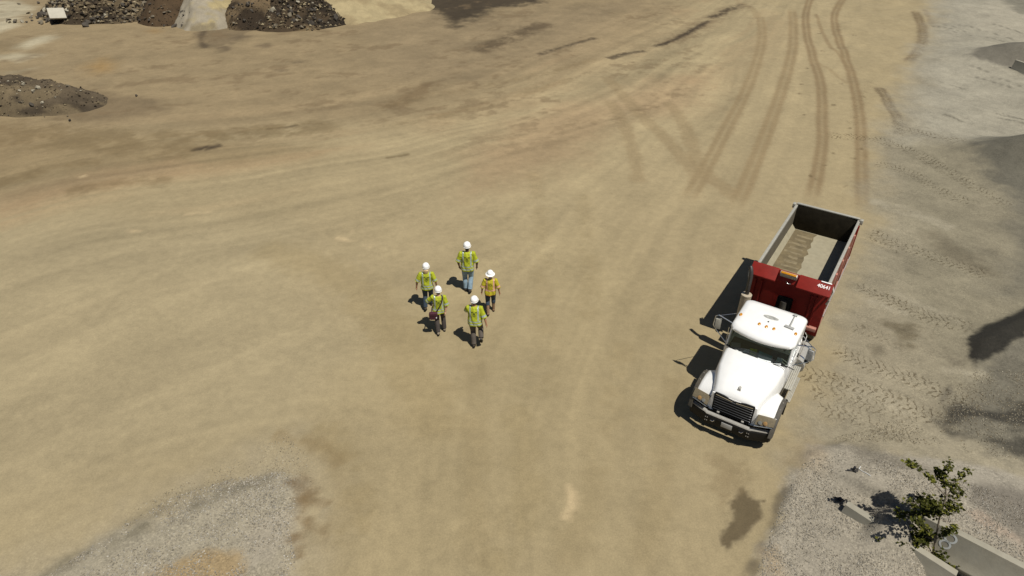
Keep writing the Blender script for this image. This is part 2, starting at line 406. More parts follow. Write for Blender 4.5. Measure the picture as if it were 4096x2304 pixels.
# broad colour regions
blend(polymask([(-900, -300), (-900, 560), (0, 640), (600, 560), (1300, 520), (2000, 420), (2500, 250), (2750, 60), (2800, -300)], 4.0, 2.5, .18, 1), alb(154, 136, 104))  # browner far soil, with some vignette darkening put into the tint
blend(.75*polymask([(-900, 500), (0, 520), (700, 560), (1200, 600), (900, 680), (300, 740), (-900, 900)], 2.0, 1.5, .3, 2), alb(147, 128, 95))
blend(.55*polymask([(1900, 600), (2250, 420), (2600, 330), (2850, 290), (2800, 420), (2500, 500), (2300, 640), (1900, 760)], 2.0, 1.6, .35, 3), alb(166, 140, 107))
blend(.5*polymask([(-200, 830), (200, 720), (700, 640), (800, 660), (300, 790), (-200, 930)], .8, .8, .4, 4), alb(157, 131, 99))
blend(.6*polymask([(-900, 1000), (300, 850), (1200, 900), (1500, 1400), (1100, 1900), (-900, 2100)], 3.0, 2.0, .25, 5), alb(174, 160, 127))
blend(.5*polymask([(1300, 1900), (1500, 1300), (2000, 900), (2400, 1000), (2700, 1500), (2500, 2400), (1400, 2500)], 3.0, 2.0, .25, 2), alb(169, 153, 116))
blend(.45*polymask([(1500, 30), (2000, 60), (2500, 20), (2300, 200), (1900, 300), (1450, 330)], 3.0, 2.0, .3, 1), alb(146, 129, 101))
# sweeping streaks: offset/length coordinates of three haul lines
def streaks(pts, amp, fs, ft, reach, k):
    c = spline(G2(pts), 6); d, s, t = polydist(X, Y, c); sw = s+(fbm(X*.12, Y*.12, 2, k)-.5)*2.0
    f = fbm(sw*fs, t*ft, 4, k)-.5; f2 = fbm(sw*fs*3.3, t*ft*1.5, 3, k+1)-.5
    mulc(1+amp*(f*1.3+f2*.7)*np.exp(-(d/reach)**2)); return f, s, t, d
fA, sA, tA, dA = streaks([(-900, 1100), (0, 830), (500, 720), (1100, 640), (1700, 530), (2200, 400), (2600, 230), (2900, 60), (3020, -60)], .44, .75, .035, 9, 0)
blend(.5*np.clip(fA*3, 0, 1)*np.exp(-(dA/6)**2)*sstep(.45, .6, fbm(X*.15, Y*.15, 3, 4)), alb(156, 127, 94))
streaks([(2120, 2600), (2130, 2200), (2200, 1700), (2380, 1200), (2600, 850), (2850, 500), (3050, 150), (3150, -60)], .24, 1.0, .04, 7, 2)
streaks([(-900, 1750), (0, 1480), (500, 1300), (1000, 1120), (1500, 1000), (2000, 800)], .22, .8, .05, 6, 3)
streaks([(-900, 2300), (0, 2080), (600, 1850), (1100, 1700), (1500, 1700)], .18, 1.1, .06, 4, 4)
paint([(1000, 980), (1200, 1030), (1400, 1130), (1550, 1300), (1650, 1480), (1720, 1640), (1760, 1800)], 1.6, alb(152, 134, 95), .35, .5, k=1)
paint([(1250, 1700), (1330, 1760), (1400, 1850), (1420, 2000), (1380, 2200)], .9, alb(150, 132, 94), .4, .35, .42, 2)
paint([(2060, 1600), (2100, 1750), (2120, 1950), (2050, 2150), (1950, 2320)], .8, alb(150, 133, 95), .3, .3, .4, 3)
for i, (a, b) in enumerate([((1880, 1150), (1900, 2320)), ((2500, 1350), (2250, 2320)), ((2720, 1300), (2560, 2320)), ((2150, 1000), (2180, 1600)), ((2330, 760), (2350, 1300)), ((2130, 680), (2160, 1000))]):
    mx_, my_ = (a[0]+b[0])/2+15, (a[1]+b[1])/2
    paint([a, (mx_, my_), b], .7, alb(150, 133, 97), .30, .25, .40, i)
# tyre tracks on the haul road
def T(l): return [(2700+x*.621, y*.621) for x, y in l]
tw = alb(155, 136, 102)
paint(T([(545, 100), (560, 250), (520, 420), (440, 620), (320, 850), (200, 1080), (60, 1330)]), .85, tw, .9, .12, lanes=2)
paint(T([(750, 60), (760, 250), (740, 400), (680, 600), (610, 800), (540, 980), (460, 1180), (370, 1380)]), .85, tw, .95, .10, lanes=2)
paint(T([(900, -80), (840, 100), (850, 250), (890, 400), (930, 520), (945, 650), (945, 800), (950, 900), (930, 1050), (900, 1200), (860, 1340)]), .72, alb(143, 123, 91), .9, .08, lanes=2)
paint(T([(1130, -60), (1030, 90), (1035, 220), (1080, 350), (1130, 480), (1160, 600), (1185, 750), (1195, 900), (1200, 1050), (1205, 1250), (1215, 1400)]), .72, alb(143, 123, 91), .9, .08, lanes=2)
paint(T([(900, 100), (950, 230), (1010, 330), (1080, 400), (1130, 500)]), .30, alb(149, 129, 96), .7, .06)
paint(T([(1540, 80), (1585, 180), (1590, 270), (1560, 340), (1490, 420)]), .80, alb(130, 112, 84), .85, .08, lanes=2)
paint(T([(1600, 70), (1640, 140), (1660, 190)]), .5, alb(136, 118, 88), .7, .08)
paint(T([(1300, 570), (1370, 680), (1420, 770), (1445, 900)]), .66, alb(128, 112, 86), .85, .06, lanes=2)
paint(T([(860, 380), (1000, 470), (1130, 560)]), .3, tw, .5, .08)
paint(T([(-60, 640), (60, 800), (160, 1060), (330, 1220), (420, 1300)]), .8, tw, .6, .2)
paint(T([(-460, 480), (-200, 760), (0, 960), (200, 1200)]), .8, tw, .6, .2)
paint(T([(-430, 640), (-330, 800), (-250, 1050), (-240, 1200)]), .7, tw, .6, .2)
paint(T([(300, -40), (480, 60), (540, 130)]), .6, tw, .5, .15)
# oil-dark spills and damp soil
dk = alb(84, 70, 53)
paint([(2560, 205), (2680, 165), (2760, 125), (2860, 70), (2990, 15)], 1.6, alb(122, 104, 78), .55, .7, .40, 1)
dk = alb(66, 55, 42)
paint([(2610, 188), (2680, 165), (2760, 125), (2840, 80)], .50, dk, .9, .25, .30, 1)
paint([(2840, 75), (2900, 48), (2980, 22)], .8, dk, .85, .3, .40, 2)
paint([(2430, 235), (2500, 215), (2580, 200)], .6, dk, .8, .25, .38, 3)
paint([(2150, 220), (2260, 185), (2390, 150)], .5, dk, .75, .25, .34, 4)
paint([(1900, 210), (2000, 170), (2130, 115), (2200, 90)], 1.7, alb(96, 81, 60), .8, .7, .38, 5)
paint([(1530, 430), (1620, 400), (1740, 330)], 1.3, alb(118, 98, 70), .6, .5, .38, 1)
paint([(760, 600), (830, 592), (890, 578)], .55, dk, .9, .28, .34, 2)
paint([(1060, 515), (1140, 508), (1200, 500)], .25, dk, .6, .12, .35, 2)
paint([(1540, 632), (1590, 625), (1640, 615)], .22, alb(110, 95, 68), .7, .1, .3, 2)
blend(.97*polymask([(1620, -60), (1680, 10), (1750, 50), (1780, 100), (1830, 112), (1900, 70), (1960, 30), (2150, 10), (2300, -60)], 1.0, 1.5, .6, 3), alb(70, 60, 45))
blend(.7*polymask([(1490, 15), (1560, 40), (1620, 50), (1590, 30)], .6, .8, .8, 3), alb(110, 94, 66))
blend(.6*polymask([(800, 130), (870, 110), (980, 125), (960, 170), (900, 200), (840, 190)], .6, 1.6, .6, 4), alb(104, 90, 70))
paint([(815, 120), (805, 160), (825, 195)], .5, alb(84, 72, 56), .75, .2)
for a, b, r in [(905, 190, .9), (960, 150, .6), (1070, 183, .7), (1180, 250, .8), (1130, 280, .7)]:
    blend(.6*polymask([(a-r*45, b), (a, b-r*10), (a+r*45, b), (a, b+r*10)], .4, .6, 1.0, 2), alb(98, 84, 66))
for p, w, a in (([(-200, 500), (200, 520), (600, 545), (1000, 535), (1400, 500)], 1.6, .5), ([(-200, 570), (150, 560), (500, 590), (800, 615)], 1.8, .5), ([(-100, 770), (60, 715), (250, 665), (420, 650)], 1.0, .55), ([(250, 775), (480, 735), (700, 715)], .9, .5), ([(1500, 520), (1900, 430), (2300, 310)], .7, .4), ([(1480, 440), (1800, 370), (2150, 300), (2400, 230)], .5, .45), ([(700, 560), (1000, 520), (1300, 480)], .6, .4)):
    paint(p, w, alb(120, 102, 71), a, .55, .40, int(w*10) % 5)
blend(.7*polymask([(280, 365), (400, 360), (560, 390), (680, 430), (560, 470), (380, 490), (250, 490)], 1.0, 1.3, .5, 2), alb(118, 102, 78))
# pale patches top left
for pts, al in (([(-200, 20), (60, 0), (120, 30), (60, 110), (-100, 160), (-200, 120)], .85), ([(65, 190), (120, 160), (190, 140), (225, 152), (160, 175), (110, 192)], .8), ([(-100, 230), (60, 215), (140, 224), (80, 240), (-100, 245)], .7), ([(-50, 295), (60, 283), (120, 275), (40, 300)], .45)):
    blend(al*polymask(pts, .7, .7, .5, 3), alb(190, 180, 152))
blend(.6*polymask([(360, 270), (400, 235), (450, 255), (430, 285), (385, 295)], 1.2, .6, .7, 2), alb(160, 124, 66))
blend(.5*polymask([(590, 125), (620, 115), (650, 125), (620, 135)], .6, .4, .7, 2), alb(165, 130, 80))
blend(.5*polymask([(-200, 170), (0, 165), (90, 185), (60, 205), (-200, 215)], .8, .6, .6, 2), alb(110, 96, 70))
# light scrapes of dried slurry
for p, w in ((([(500, 922), (550, 925), (600, 932)]), .25), (([(1340, 945), (1400, 962), (1490, 990)]), .20), (([(1400, 920), (1440, 930), (1480, 938)]), .2), (([(730, 862), (800, 850), (850, 845)]), .25), (([(-40, 1062), (0, 1056), (30, 1052)]), .18), (([(310, 712), (350, 702)]), .25), (([(2275, 1930), (2285, 2000), (2262, 2085)]), .20)):
    paint(p, w, alb(206, 184, 144), .8, .14, .47, 3)
# grey crushed-stone yard on the right
greyp = [(3720, -80), (3760, 40), (3690, 180), (3640, 300), (3590, 420), (3540, 500), (3500, 560), (3530, 640), (3480, 760), (3480, 950), (3420, 1100), (3330, 1230), (3280, 1400), (3210, 1560), (3150, 1700), (3120, 1830), (4800, 2300), (6500, 1500), (6500, -80)]
gm = polymask(greyp, 1.1, 1.0, .5, 2)
blend(.94*gm, alb(158, 149, 127)); blend(.8*polymask([(3560, 560), (3620, 700), (3600, 900), (3560, 1100), (3600, 1300), (3700, 1500), (3780, 1640), (4096, 1700), (5200, 1700), (5200, 500), (4096, 560)], 1.4, 1.2, .5, 3), alb(147, 139, 117)); grit = np.maximum(grit, gm*.65)
blend(.8*polymask([(3760, -80), (3730, 170), (3680, 260), (3620, 470), (3640, 560), (3900, 600), (4300, 640), (5500, 500), (5500, -80)], 1.6, 1.4, .4, 3), alb(172, 166, 148))
blend(.6*polymask([(3850, 40), (4000, 20), (4200, 60), (4300, 220), (4096, 190), (3900, 120)], 1.2, 1.2, .5, 1), alb(180, 172, 152))
blend(.75*polymask([(4020, -40), (4000, 10), (4060, 60), (4300, 110), (4600, -60)], .9, 1.2, .6, 4), alb(118, 114, 100))
blend(.85*polymask([(3850, 245), (3950, 225), (4040, 222), (4300, 235), (4300, 330), (4096, 308), (4000, 290)], .35, .5, .9, 5), alb(108, 103, 92))
blend(.85*polymask([(3830, 600), (3900, 590), (3990, 560), (4096, 590), (4600, 640), (4600, 900), (4096, 830), (4000, 760), (3920, 680)], .7, .9, .8, 1), alb(100, 97, 86))
blend(.6*polymask([(3700, 920), (3760, 930), (3900, 1040), (4000, 1110), (3950, 1120), (3820, 1050), (3720, 1000)], .4, .6, .9, 2), alb(112, 103, 84))
blend(.65*polymask([(3920, 1000), (4000, 1000), (4000, 1050), (3940, 1040)], .5, .4, 1.0, 2), alb(100, 94, 80))
blend(.6*polymask([(4020, 820), (4096, 780), (4700, 800), (4700, 1250), (4096, 1200), (3990, 1180), (4060, 1000)], .8, .9, .7, 3), alb(112, 108, 96))
blend(.7*polymask([(3560, 1295), (3650, 1310), (3720, 1350), (3640, 1380), (3580, 1370)], .25, .5, 1.6, 4), alb(104, 94, 72))
blend(.6*polymask([(3490, 1390), (3530, 1385), (3545, 1410), (3500, 1420)], .2, .3, 1.5, 4), alb(96, 88, 72))
blend(.6*polymask([(3780, 1420), (3860, 1430), (3880, 1480), (3800, 1470)], .3, .4, 1.4, 4), alb(100, 92, 78))
blend(.7*polymask([(3760, 1560), (3800, 1545), (3810, 1590), (3770, 1630), (3745, 1610)], .15, .3, 1.6, 4), alb(92, 86, 74))
gm2 = polymask([(3900, 1480), (4096, 1350), (5200, 900), (5200, 1900), (4096, 1840), (3800, 1740), (3750, 1660), (3880, 1600)], .5, .7, .9, 3)
blend(.75*gm2, alb(112, 108, 96)); grit = np.maximum(grit, gm2*.9)
wd = polymask(WEDGE, .10, .16, 2.4, 1); blend(.97*wd, alb(45, 43, 37)); grit = np.maximum(grit, wd*.8)
dr = polymask(DARKR, .25, .6, 1.3, 2)*sstep(.24, .46, fbm(X*.7+Y*.5, Y*1.6, 4, 3)); blend(.88*dr, alb(70, 67, 59)); grit = np.maximum(grit, dr*.9)
C0 = C.copy(); streaks([(1500, 500), (2600, 950), (3250, 1180), (3600, 1320), (3900, 1440), (4300, 1600), (5200, 1950)], .26, 1.3, .08, 12, 5); C = C0*(1-gm[:, None])+C*gm[:, None]
mot = (fbm(X*.7, Y*.7, 5, 4)-.5); C *= (1+gm*(.34*mot+.22*(fbm(X*2.6, Y*2.6, 4, 1)-.5)))[:, None]
for p, w, a in (([(3470, 800), (3640, 850), (3820, 920)], .7, .45), ([(3440, 1190), (3520, 1215), (3640, 1260)], .35, .5), ([(3560, 1160), (3700, 1230), (3870, 1290)], .4, .35), ([(3760, 1480), (3860, 1495), (3960, 1500)], .25, .5), ([(3380, 1560), (3520, 1600), (3650, 1660)], .5, .3)):
    paint(p, w, alb(184, 175, 152), a, .2, .36, 5)
# mottled far yard
far = sstep(27, 42, Y)*(1-gm)*(1-sstep(9, 17, X-.16*(Y-40))); ex_ = 1+far*(.36*(fbm(sA*.42, tA*.17, 5, 3)-.5)+.34*(fbm(X*1.1, Y*1.3, 5, 5)-.5)); C *= ex_[:, None]
sp_ = far*sstep(.56, .68, .6*fbm(sA*.6+9, tA*.22, 5, 2)+.4*fbm(X*1.6, Y*2.0, 4, 1))*.5; blend(sp_, alb(122, 103, 76))
near_ = (1-far)*(1-gm); C *= (1+near_*(.14*(fbm(X*.5, Y*.5, 5, 1)-.5)+.10*(fbm(X*2.3, Y*2.3, 4, 3)-.5)))[:, None]
# scraper scratches in the pale stone
random.seed(4)
for i in range(16):
    x0 = random.uniform(3660, 4000); y0 = random.uniform(60, 560); l = random.uniform(80, 260)
    paint([(x0, y0), (x0+l*.5, y0+l*.13), (x0+l, y0+l*.30)], .16, alb(98, 94, 80), .65, .08, .42, i)
# bank bottom left
bm_ = polymask([(-300, 2400), (100, 2280), (330, 2130), (700, 1960), (1000, 1860), (1180, 1760), (1260, 1860), (1260, 2000), (1240, 2150), (1200, 2330), (1150, 2500), (-300, 2700)], 1.3, .9, .7, 1)
blend(.85*bm_, alb(172, 160, 134)); grit = np.maximum(grit, .55*bm_)
b2_ = polymask([(-300, 2450), (170, 2290), (420, 2165), (620, 2080), (900, 1960), (1140, 1900), (1190, 1935), (1165, 2140), (1150, 2420), (-300, 2700)], .40, .45, 1.3, 2)
grit = np.maximum(grit, b2_*.85); blend(.6*b2_, alb(172, 165, 147))
paint([(120, 2330), (350, 2215), (560, 2130), (760, 2045), (960, 1960), (1120, 1920)], .40, alb(122, 115, 96), .75, .25, .40, 2)
blend(.8*polymask([(560, 2320), (700, 2250), (850, 2200), (950, 2240), (1000, 2330), (700, 2420)], .2, .35, 1.4, 3), alb(172, 147, 105))
blend(.55*polymask([(1100, 2050), (1180, 2060), (1180, 2160), (1120, 2260), (1000, 2290), (1000, 2180)], .3, .4, 1.2, 3), alb(176, 166, 148))
for p, w, a in (([(1150, 1915), (1200, 1935), (1260, 1990), (1300, 2040)], .55, .75), ([(1195, 1990), (1200, 2080), (1190, 2130)], .50, .75), ([(1175, 2130), (1165, 2190), (1195, 2250)], .35, .8), ([(1260, 2060), (1240, 2150), (1210, 2200)], .8, .45)):
    paint(p, w, alb(122, 101, 70), a, .15, .42, 4)
paint([(1080, 1740), (1200, 1760), (1310, 1800), (1370, 1870)], .5, alb(140, 120, 84), .5, .2, .42, 3)
# damp pothole and gravel bottom right
wt = polymask([(2965, 1955), (3010, 1995), (3058, 1998), (3030, 2080), (2965, 2165), (2905, 2205), (2880, 2170), (2885, 2120), (2915, 2080), (2925, 2020), (2950, 1995)], .06, .18, 2.5, 2)
blend(.95*wt, alb(108, 95, 71)); wet = np.maximum(wet, wt)
blend(.5*polymask([(2860, 1850), (2950, 1850), (2960, 1960), (2890, 1990), (2840, 1950)], .25, .6, 1.8, 3), alb(138, 121, 90))
brp = polymask([(2960, 2500), (3010, 2290), (3070, 2170), (3120, 2020), (3180, 1890), (3240, 1810), (3400, 1790), (3600, 1840), (3900, 1880), (4300, 1980), (5000, 2100), (5000, 2900), (2960, 2900)], .2, .35, 1.4, 4)
blend(.9*brp, alb(172, 164, 148)); grit = np.maximum(grit, brp*.95)
blend(.7*polymask([(3330, 1800), (3450, 1800), (3600, 1860), (3750, 1930), (3700, 1970), (3560, 1910), (3420, 1850)], .3, .5, 1.2, 5), alb(126, 119, 105))
blend(.75*polymask([(3850, 1950), (4000, 1960), (4300, 2010), (4700, 2300), (4100, 2210), (3950, 2100), (3850, 2040)], .4, .5, 1.1, 5), alb(124, 117, 106))
blend(.55*polymask([(3840, 2080), (3900, 2090), (4080, 2200), (4060, 2240), (3900, 2150)], .15, .25, 1.6, 2), alb(180, 158, 138))
blend(.35*polymask([(3150, 1850), (3250, 1800), (3300, 1850), (3200, 1950)], .4, .4, 1.2, 2), alb(172, 148, 112))
blend(.5*polymask([(3050, 2200), (3120, 2180), (3130, 2300), (3040, 2320)], .2, .3, 1.4, 2), alb(170, 146, 110))
paint([(2975, 2330), (3035, 2220), (3070, 2160), (3110, 2030), (3150, 1940)], .20, alb(112, 102, 84), .7, .08, .36, 3)
# loader treads crossing the stone yard
for p, w, a in (([(3180, 1480), (3380, 1530), (3560, 1590), (3760, 1690)], .75, 1), ([(3330, 1390), (3450, 1450), (3600, 1500), (3760, 1570), (3880, 1640)], .75, 1), ([(3400, 1300), (3560, 1360)], .6, .6),
                ([(3410, 1135), (3560, 1200), (3720, 1270), (3900, 1310)], .75, 1), ([(3470, 920), (3600, 980), (3760, 1040), (3950, 1110)], .75, 1), ([(3460, 950), (3600, 1010)], .5, .8),
                ([(3290, 545), (3450, 555), (3560, 580), (3640, 610), (3760, 680), (3900, 760), (4050, 850)], .8, 1), ([(3490, 650), (3620, 690), (3780, 780), (3900, 830)], .7, .9), ([(3260, 1620), (3400, 1660), (3560, 1740), (3680, 1800)], .7, .8),
                ([(3230, 1560), (3420, 1600), (3640, 1680)], .7, .8), ([(3560, 510), (3700, 550), (3860, 590)], .7, .9), ([(3480, 320), (3420, 440), (3400, 520)], .5, .5)):
    treads(p, w, a, 2)
treads(T([(1540, 80), (1585, 180), (1590, 270), (1560, 340), (1490, 420)]), .8, .8)
treads(T([(1300, 570), (1370, 680), (1420, 770), (1445, 900)]), .66, .8)
# little clods thrown by the loader
random.seed(9)
for i in range(26):
    x0 = random.uniform(3180, 3560); y0 = random.uniform(60, 800)
    paint([(x0, y0), (x0+8, y0+2), (x0+16, y0+3)], .16, alb(100, 84, 58), .7, .08, .3, i)
mulc(.96+.10*(fbm(X*.6, Y*.6, 4, 2)-.0)*.8)

faces = np.empty(((nx-1)*(ny-1), 4), np.int32); i0 = (np.arange(ny-1)[:, None]*nx+np.arange(nx-1)[None]).ravel()
faces[:, 0] = i0; faces[:, 1] = i0+1; faces[:, 2] = i0+nx+1; faces[:, 3] = i0+nx
def grid_mesh(name, V, F):
    me = bpy.data.meshes.new(name); me.vertices.add(len(V)); me.vertices.foreach_set('co', np.asarray(V, np.float32).ravel())
    me.loops.add(F.size); me.loops.foreach_set('vertex_index', F.ravel()); n = F.shape[1]
    me.polygons.add(len(F)); me.polygons.foreach_set('loop_start', np.arange(0, F.size, n, dtype=np.int32)); me.polygons.foreach_set('loop_total', np.full(len(F), n, np.int32))
    me.update(calc_edges=True); me.validate(); me.shade_smooth(); return me
def set_attrs(me, C_, g_, w_=None, t_=None):
    n = len(me.vertices)
    a = me.attributes.new('tint', 'FLOAT_COLOR', 'POINT'); a.data.foreach_set('color', np.hstack([np.clip(C_, .004, 1), np.ones((n, 1))]).astype(np.float32).ravel())
    a = me.attributes.new('grit', 'FLOAT', 'POINT'); a.data.foreach_set('value', np.asarray(g_, np.float32))
    a = me.attributes.new('wet', 'FLOAT', 'POINT'); a.data.foreach_set('value', np.asarray(np.zeros(n) if w_ is None else w_, np.float32))
    a = me.attributes.new('tread', 'FLOAT_VECTOR', 'POINT'); a.data.foreach_set('vector', np.asarray(np.zeros((n, 3)) if t_ is None else t_, np.float32).ravel())
me = grid_mesh('ground', np.column_stack([X, Y, Z]), faces); set_attrs(me, C, grit, wet, tread)
go = mesh_obj('ground', me, MAT['soil']); go['kind'] = 'structure'; go['label'] = 'tan dirt yard with wheel tracks and crushed stone'
def gz(x, y): return float(relief(np.array([x]), np.array([y]))[0])
# ------------------------------------------------------------------ heaps along the far side
def rock_meshes(n=8, seed=3):
    out = []; rg = random.Random(seed)
    for i in range(n):
        b = bmesh.new()
        sx, sy, sz = rg.uniform(.7, 1.2), rg.uniform(.6, 1), rg.uniform(.4, .8)
        for k in range(13):
            v = Vector((rg.gauss(0, 1), rg.gauss(0, 1), rg.gauss(0, 1))).normalized()
            b.verts.new((v.x*sx*.5*rg.uniform(.8, 1), v.y*sy*.5*rg.uniform(.8, 1), v.z*sz*.5*rg.uniform(.8, 1)))
        r = bmesh.ops.convex_hull(b, input=b.verts); bmesh.ops.delete(b, geom=[g for g in r['geom_interior'] if isinstance(g, bmesh.types.BMVert)], context='VERTS')
        me = bpy.data.meshes.new('rock'); b.to_mesh(me); b.free(); out.append(me)
    return out
ROCKS = {}
for key in ('rock_dark', 'rock_mid', 'rock_pale'):
    ROCKS[key] = rock_meshes(7, len(key)+ord(key[5]))
    for r_ in ROCKS[key]: r_.materials.append(MAT[key])
def put_rock(name, loc, size, key, rg, parent=None):
    o = bpy.data.objects.new(name, rg.choice(ROCKS[key])); COL.objects.link(o)
    o.location = loc; o.scale = (size, size*rg.uniform(.8, 1.1), size*rg.uniform(.8, 1.15)); o.rotation_euler = (rg.uniform(-.5, .5), rg.uniform(-.5, .5), rg.uniform(0, 6.28))
    if parent is not None: o.parent = parent
    return o
def heap(name, label, cat, cx, cy, rx, ry, h, cols, lumps=.25, lsc=.8, step=.16, power=1.0, rot=0, gritv=.4, seed=0, group=None, skew=0.0, furrow=0.0, colsc=.5, plateau=.0):
    """mound of tipped material: height field on its own footprint; returns root and height function (local)"""
    root = thing(name, label, cat, (cx, cy, 0), rot, group)
    nx_ = int(2.3*rx/step); ny_ = int(2.3*ry/step)
    gx, gy = np.meshgrid(np.linspace(-1.15*rx, 1.15*rx, nx_), np.linspace(-1.15*ry, 1.15*ry, ny_)); x = gx.ravel(); y = gy.ravel()
    def H(x, y):
        ox, oy = x+cx+seed*13.7, y+cy
        r = np.hypot(x/rx, y/ry)+(fbm(ox*.35, oy*.35, 3, seed)-.5)*.35
        b = np.clip((1-r)/(1-plateau), -.2, 1); b = np.where(b > 0, b**power, b)
        crest = 1-.10*sstep(.75, 1, b)
        z = h*b*crest*(1+skew*x/rx)
        z = z+(fbm(ox*lsc, oy*lsc, 4, seed+1)-.5)*2*lumps*sstep(-.05, .2, b)+(fbm(ox*lsc*4, oy*lsc*4, 3, seed+2)-.5)*lumps*.7*sstep(-.05, .2, b)
        if furrow: z = z-furrow*np.abs(np.sin(ox*2.1+fbm(ox, oy*.3, 2, seed)*5))*sstep(.05, .3, b)*sstep(1, .6, b)
        return z
    z = H(x, y); z = np.maximum(z, -.35)
    ox, oy = x+cx+seed*13.7, y+cy
    t = fbm(ox*colsc, oy*colsc, 4, seed+3); t2 = fbm(ox*2.2, oy*2.2+z, 3, seed+4)
    C_ = np.array(cols[0])[None]*np.ones((len(x), 1))
    for k, c_ in enumerate(cols[1:]):
        f = sstep(.46+.05*k, .58+.05*k, fbm(ox*colsc+31*k, oy*colsc*1.2+z*.6, 4, seed+k)); C_ = C_*(1-f[:, None])+np.array(c_)*f[:, None]
    C_ = C_*(.8+.4*t2)[:, None]
    fs = np.empty(((nx_-1)*(ny_-1), 4), np.int32); q = (np.arange(ny_-1)[:, None]*nx_+np.arange(nx_-1)[None]).ravel()
    fs[:, 0] = q; fs[:, 1] = q+1; fs[:, 2] = q+nx_+1; fs[:, 3] = q+nx_
    fs = fs[(z[fs] > -.30).any(1)]
    me = grid_mesh('mound', np.column_stack([x, y, z]), fs); set_attrs(me, C_, np.full(len(x), gritv))
    mesh_obj('mound', me, MAT['soil'], root)
    def HH(a, b): return H(a, b) if isinstance(a, np.ndarray) else float(H(np.array([a]), np.array([b]))[0])
    return root, HH
def strew(root, H, n, region, sizes, keys, seed, emb=.25):
    rg = random.Random(seed); k = 0; tries = 0
    while k < n and tries < n*8:
        tries += 1; a = rg.uniform(region[0], region[1]); b = rg.uniform(region[2], region[3]); z = H(a, b)
        if z < -.02 and rg.random() > .12: continue
        s = sizes[0]+(sizes[1]-sizes[0])*rg.random()**2.2
        put_rock('rock', (a, b, max(z, 0)+s*emb*.5), s, rg.choice(keys), rg, root); k += 1

def rubble(root, H, n, region, smin, smax, cols, seed):
    rg = np.random.default_rng(seed); px = rg.uniform(region[0], region[1], n); py = rg.uniform(region[2], region[3], n); pz = H(px, py); ok = pz > .02; px, py, pz = px[ok], py[ok], pz[ok]; n = len(px)
    s = smin+(smax-smin)*rg.random(n)**2.5; base = np.array([(1, 0, .1), (-.5, .85, 0), (-.5, -.85, 0), (0, 0, .75), (.1, .1, -.6)])
    ang = rg.uniform(0, 6.28, n); ca, sa = np.cos(ang), np.sin(ang); b = base[None]*rg.uniform(.55, 1.35, (n, 5, 3))
    V = np.stack([(b[..., 0]*ca[:, None]-b[..., 1]*sa[:, None])*s[:, None]+px[:, None], (b[..., 0]*sa[:, None]+b[..., 1]*ca[:, None])*s[:, None]+py[:, None], b[..., 2]*s[:, None]+(pz+s*.2)[:, None]], -1).reshape(-1, 3)
    f = np.array([(0, 1, 3), (1, 2, 3), (2, 0, 3), (1, 0, 4), (2, 1, 4), (0, 2, 4)], np.int32); F = (f[None]+5*np.arange(n)[:, None, None]).reshape(-1, 3).astype(np.int32)
    me = grid_mesh('small_rubble', V, F); me.shade_flat(); cc = np.array(cols)[rg.integers(0, len(cols), n)]*rg.uniform(.6, 1.3, (n, 1)); set_attrs(me, np.repeat(cc, 5, 0), np.zeros(n*5))
    o = mesh_obj('small_rubble', me, MAT['soil'], root); o['kind'] = 'stuff'
HG = 'heaps of spoil tipped along the far side'
rub, Hr = heap('rubble_heap', 'grey broken rubble heap of many stones with a pale slab on it', 'rubble heap', -35.6, 63.6, 6.0, 5.6, 3.6, [alb(72, 61, 46), alb(46, 38, 29), alb(104, 90, 68)], .35, .9, .2, .9, seed=1, group=HG)
strew(rub, Hr, 235, (-5.9, 5.0, -5.4, .6), (.22, .85), ['rock_dark', 'rock_dark', 'rock_mid', 'rock_mid', 'rock_pale'], 5)
strew(rub, Hr, 26, (-6.6, -2.5, -5.6, -4.2), (.2, .7), ['rock_dark', 'rock_mid'], 6)
dkc = [alb(66, 56, 44), alb(44, 37, 29), alb(96, 83, 64), alb(134, 120, 94)]
rubble(rub, Hr, 2600, (-6, 5.4, -5.6, 1), .05, .26, dkc+[alb(40, 34, 26), alb(160, 146, 118), alb(140, 125, 98)], 51)
sl_ = MB().box((0, 0, 0), (1.2, 1.0, .14), None, .03).build('concrete_slab', mat('pale_slab', alb(205, 198, 180), .85, var=.12, scale=4, bump=.3), None)
sl_.location = (at(222, 26, 1.3).x, at(222, 26, 1.3).y-.15, .80); sl_.rotation_euler = (.72, .10, .65); tag(sl_, 'pale square concrete slab lying tilted on the rubble heap', 'slab')
br, Hb = heap('soil_heap', 'dark brown crumbly soil heap between rubble and pale sand', 'soil heap', -29.4, 62.0, 2.7, 4.4, 3.6, [alb(88, 71, 51), alb(70, 55, 38)], .16, 1.6, .14, .8, seed=2, group=HG, gritv=.5)
strew(br, Hb, 30, (-2.2, 2.2, -4.6, -2.6), (.12, .5), ['rock_dark', 'rock_mid'], 15)
rubble(br, Hb, 900, (-2.6, 2.6, -4.5, 1), .02, .09, dkc[:3], 52)
sd, Hs = heap('sand_heap', 'pale cream sand heap with grey clay patches', 'sand heap', -25.6, 61.9, 3.3, 5.2, 3.9, [alb(182, 166, 124), alb(150, 137, 110), alb(170, 160, 140)], .22, 1.1, .14, .8, seed=3, group=HG, furrow=.10, gritv=.25)
strew(sd, Hs, 34, (-3.0, -.6, -5.0, -1.5), (.10, .34), ['rock_dark', 'rock_mid'], 16)
d1, Hd1 = heap('soil_heap', 'dark peaty soil heap beside the pale sand', 'soil heap', -21.6, 61.6, 2.9, 4.7, 3.9, [alb(92, 78, 58), alb(62, 51, 38), alb(120, 102, 76)], .2, 1.3, .14, .8, seed=4, group=HG, furrow=.12, gritv=.5)
strew(d1, Hd1, 45, (-2.8, 2.6, -4.9, -3.0), (.12, .5), ['rock_dark', 'rock_dark', 'rock_mid'], 17)
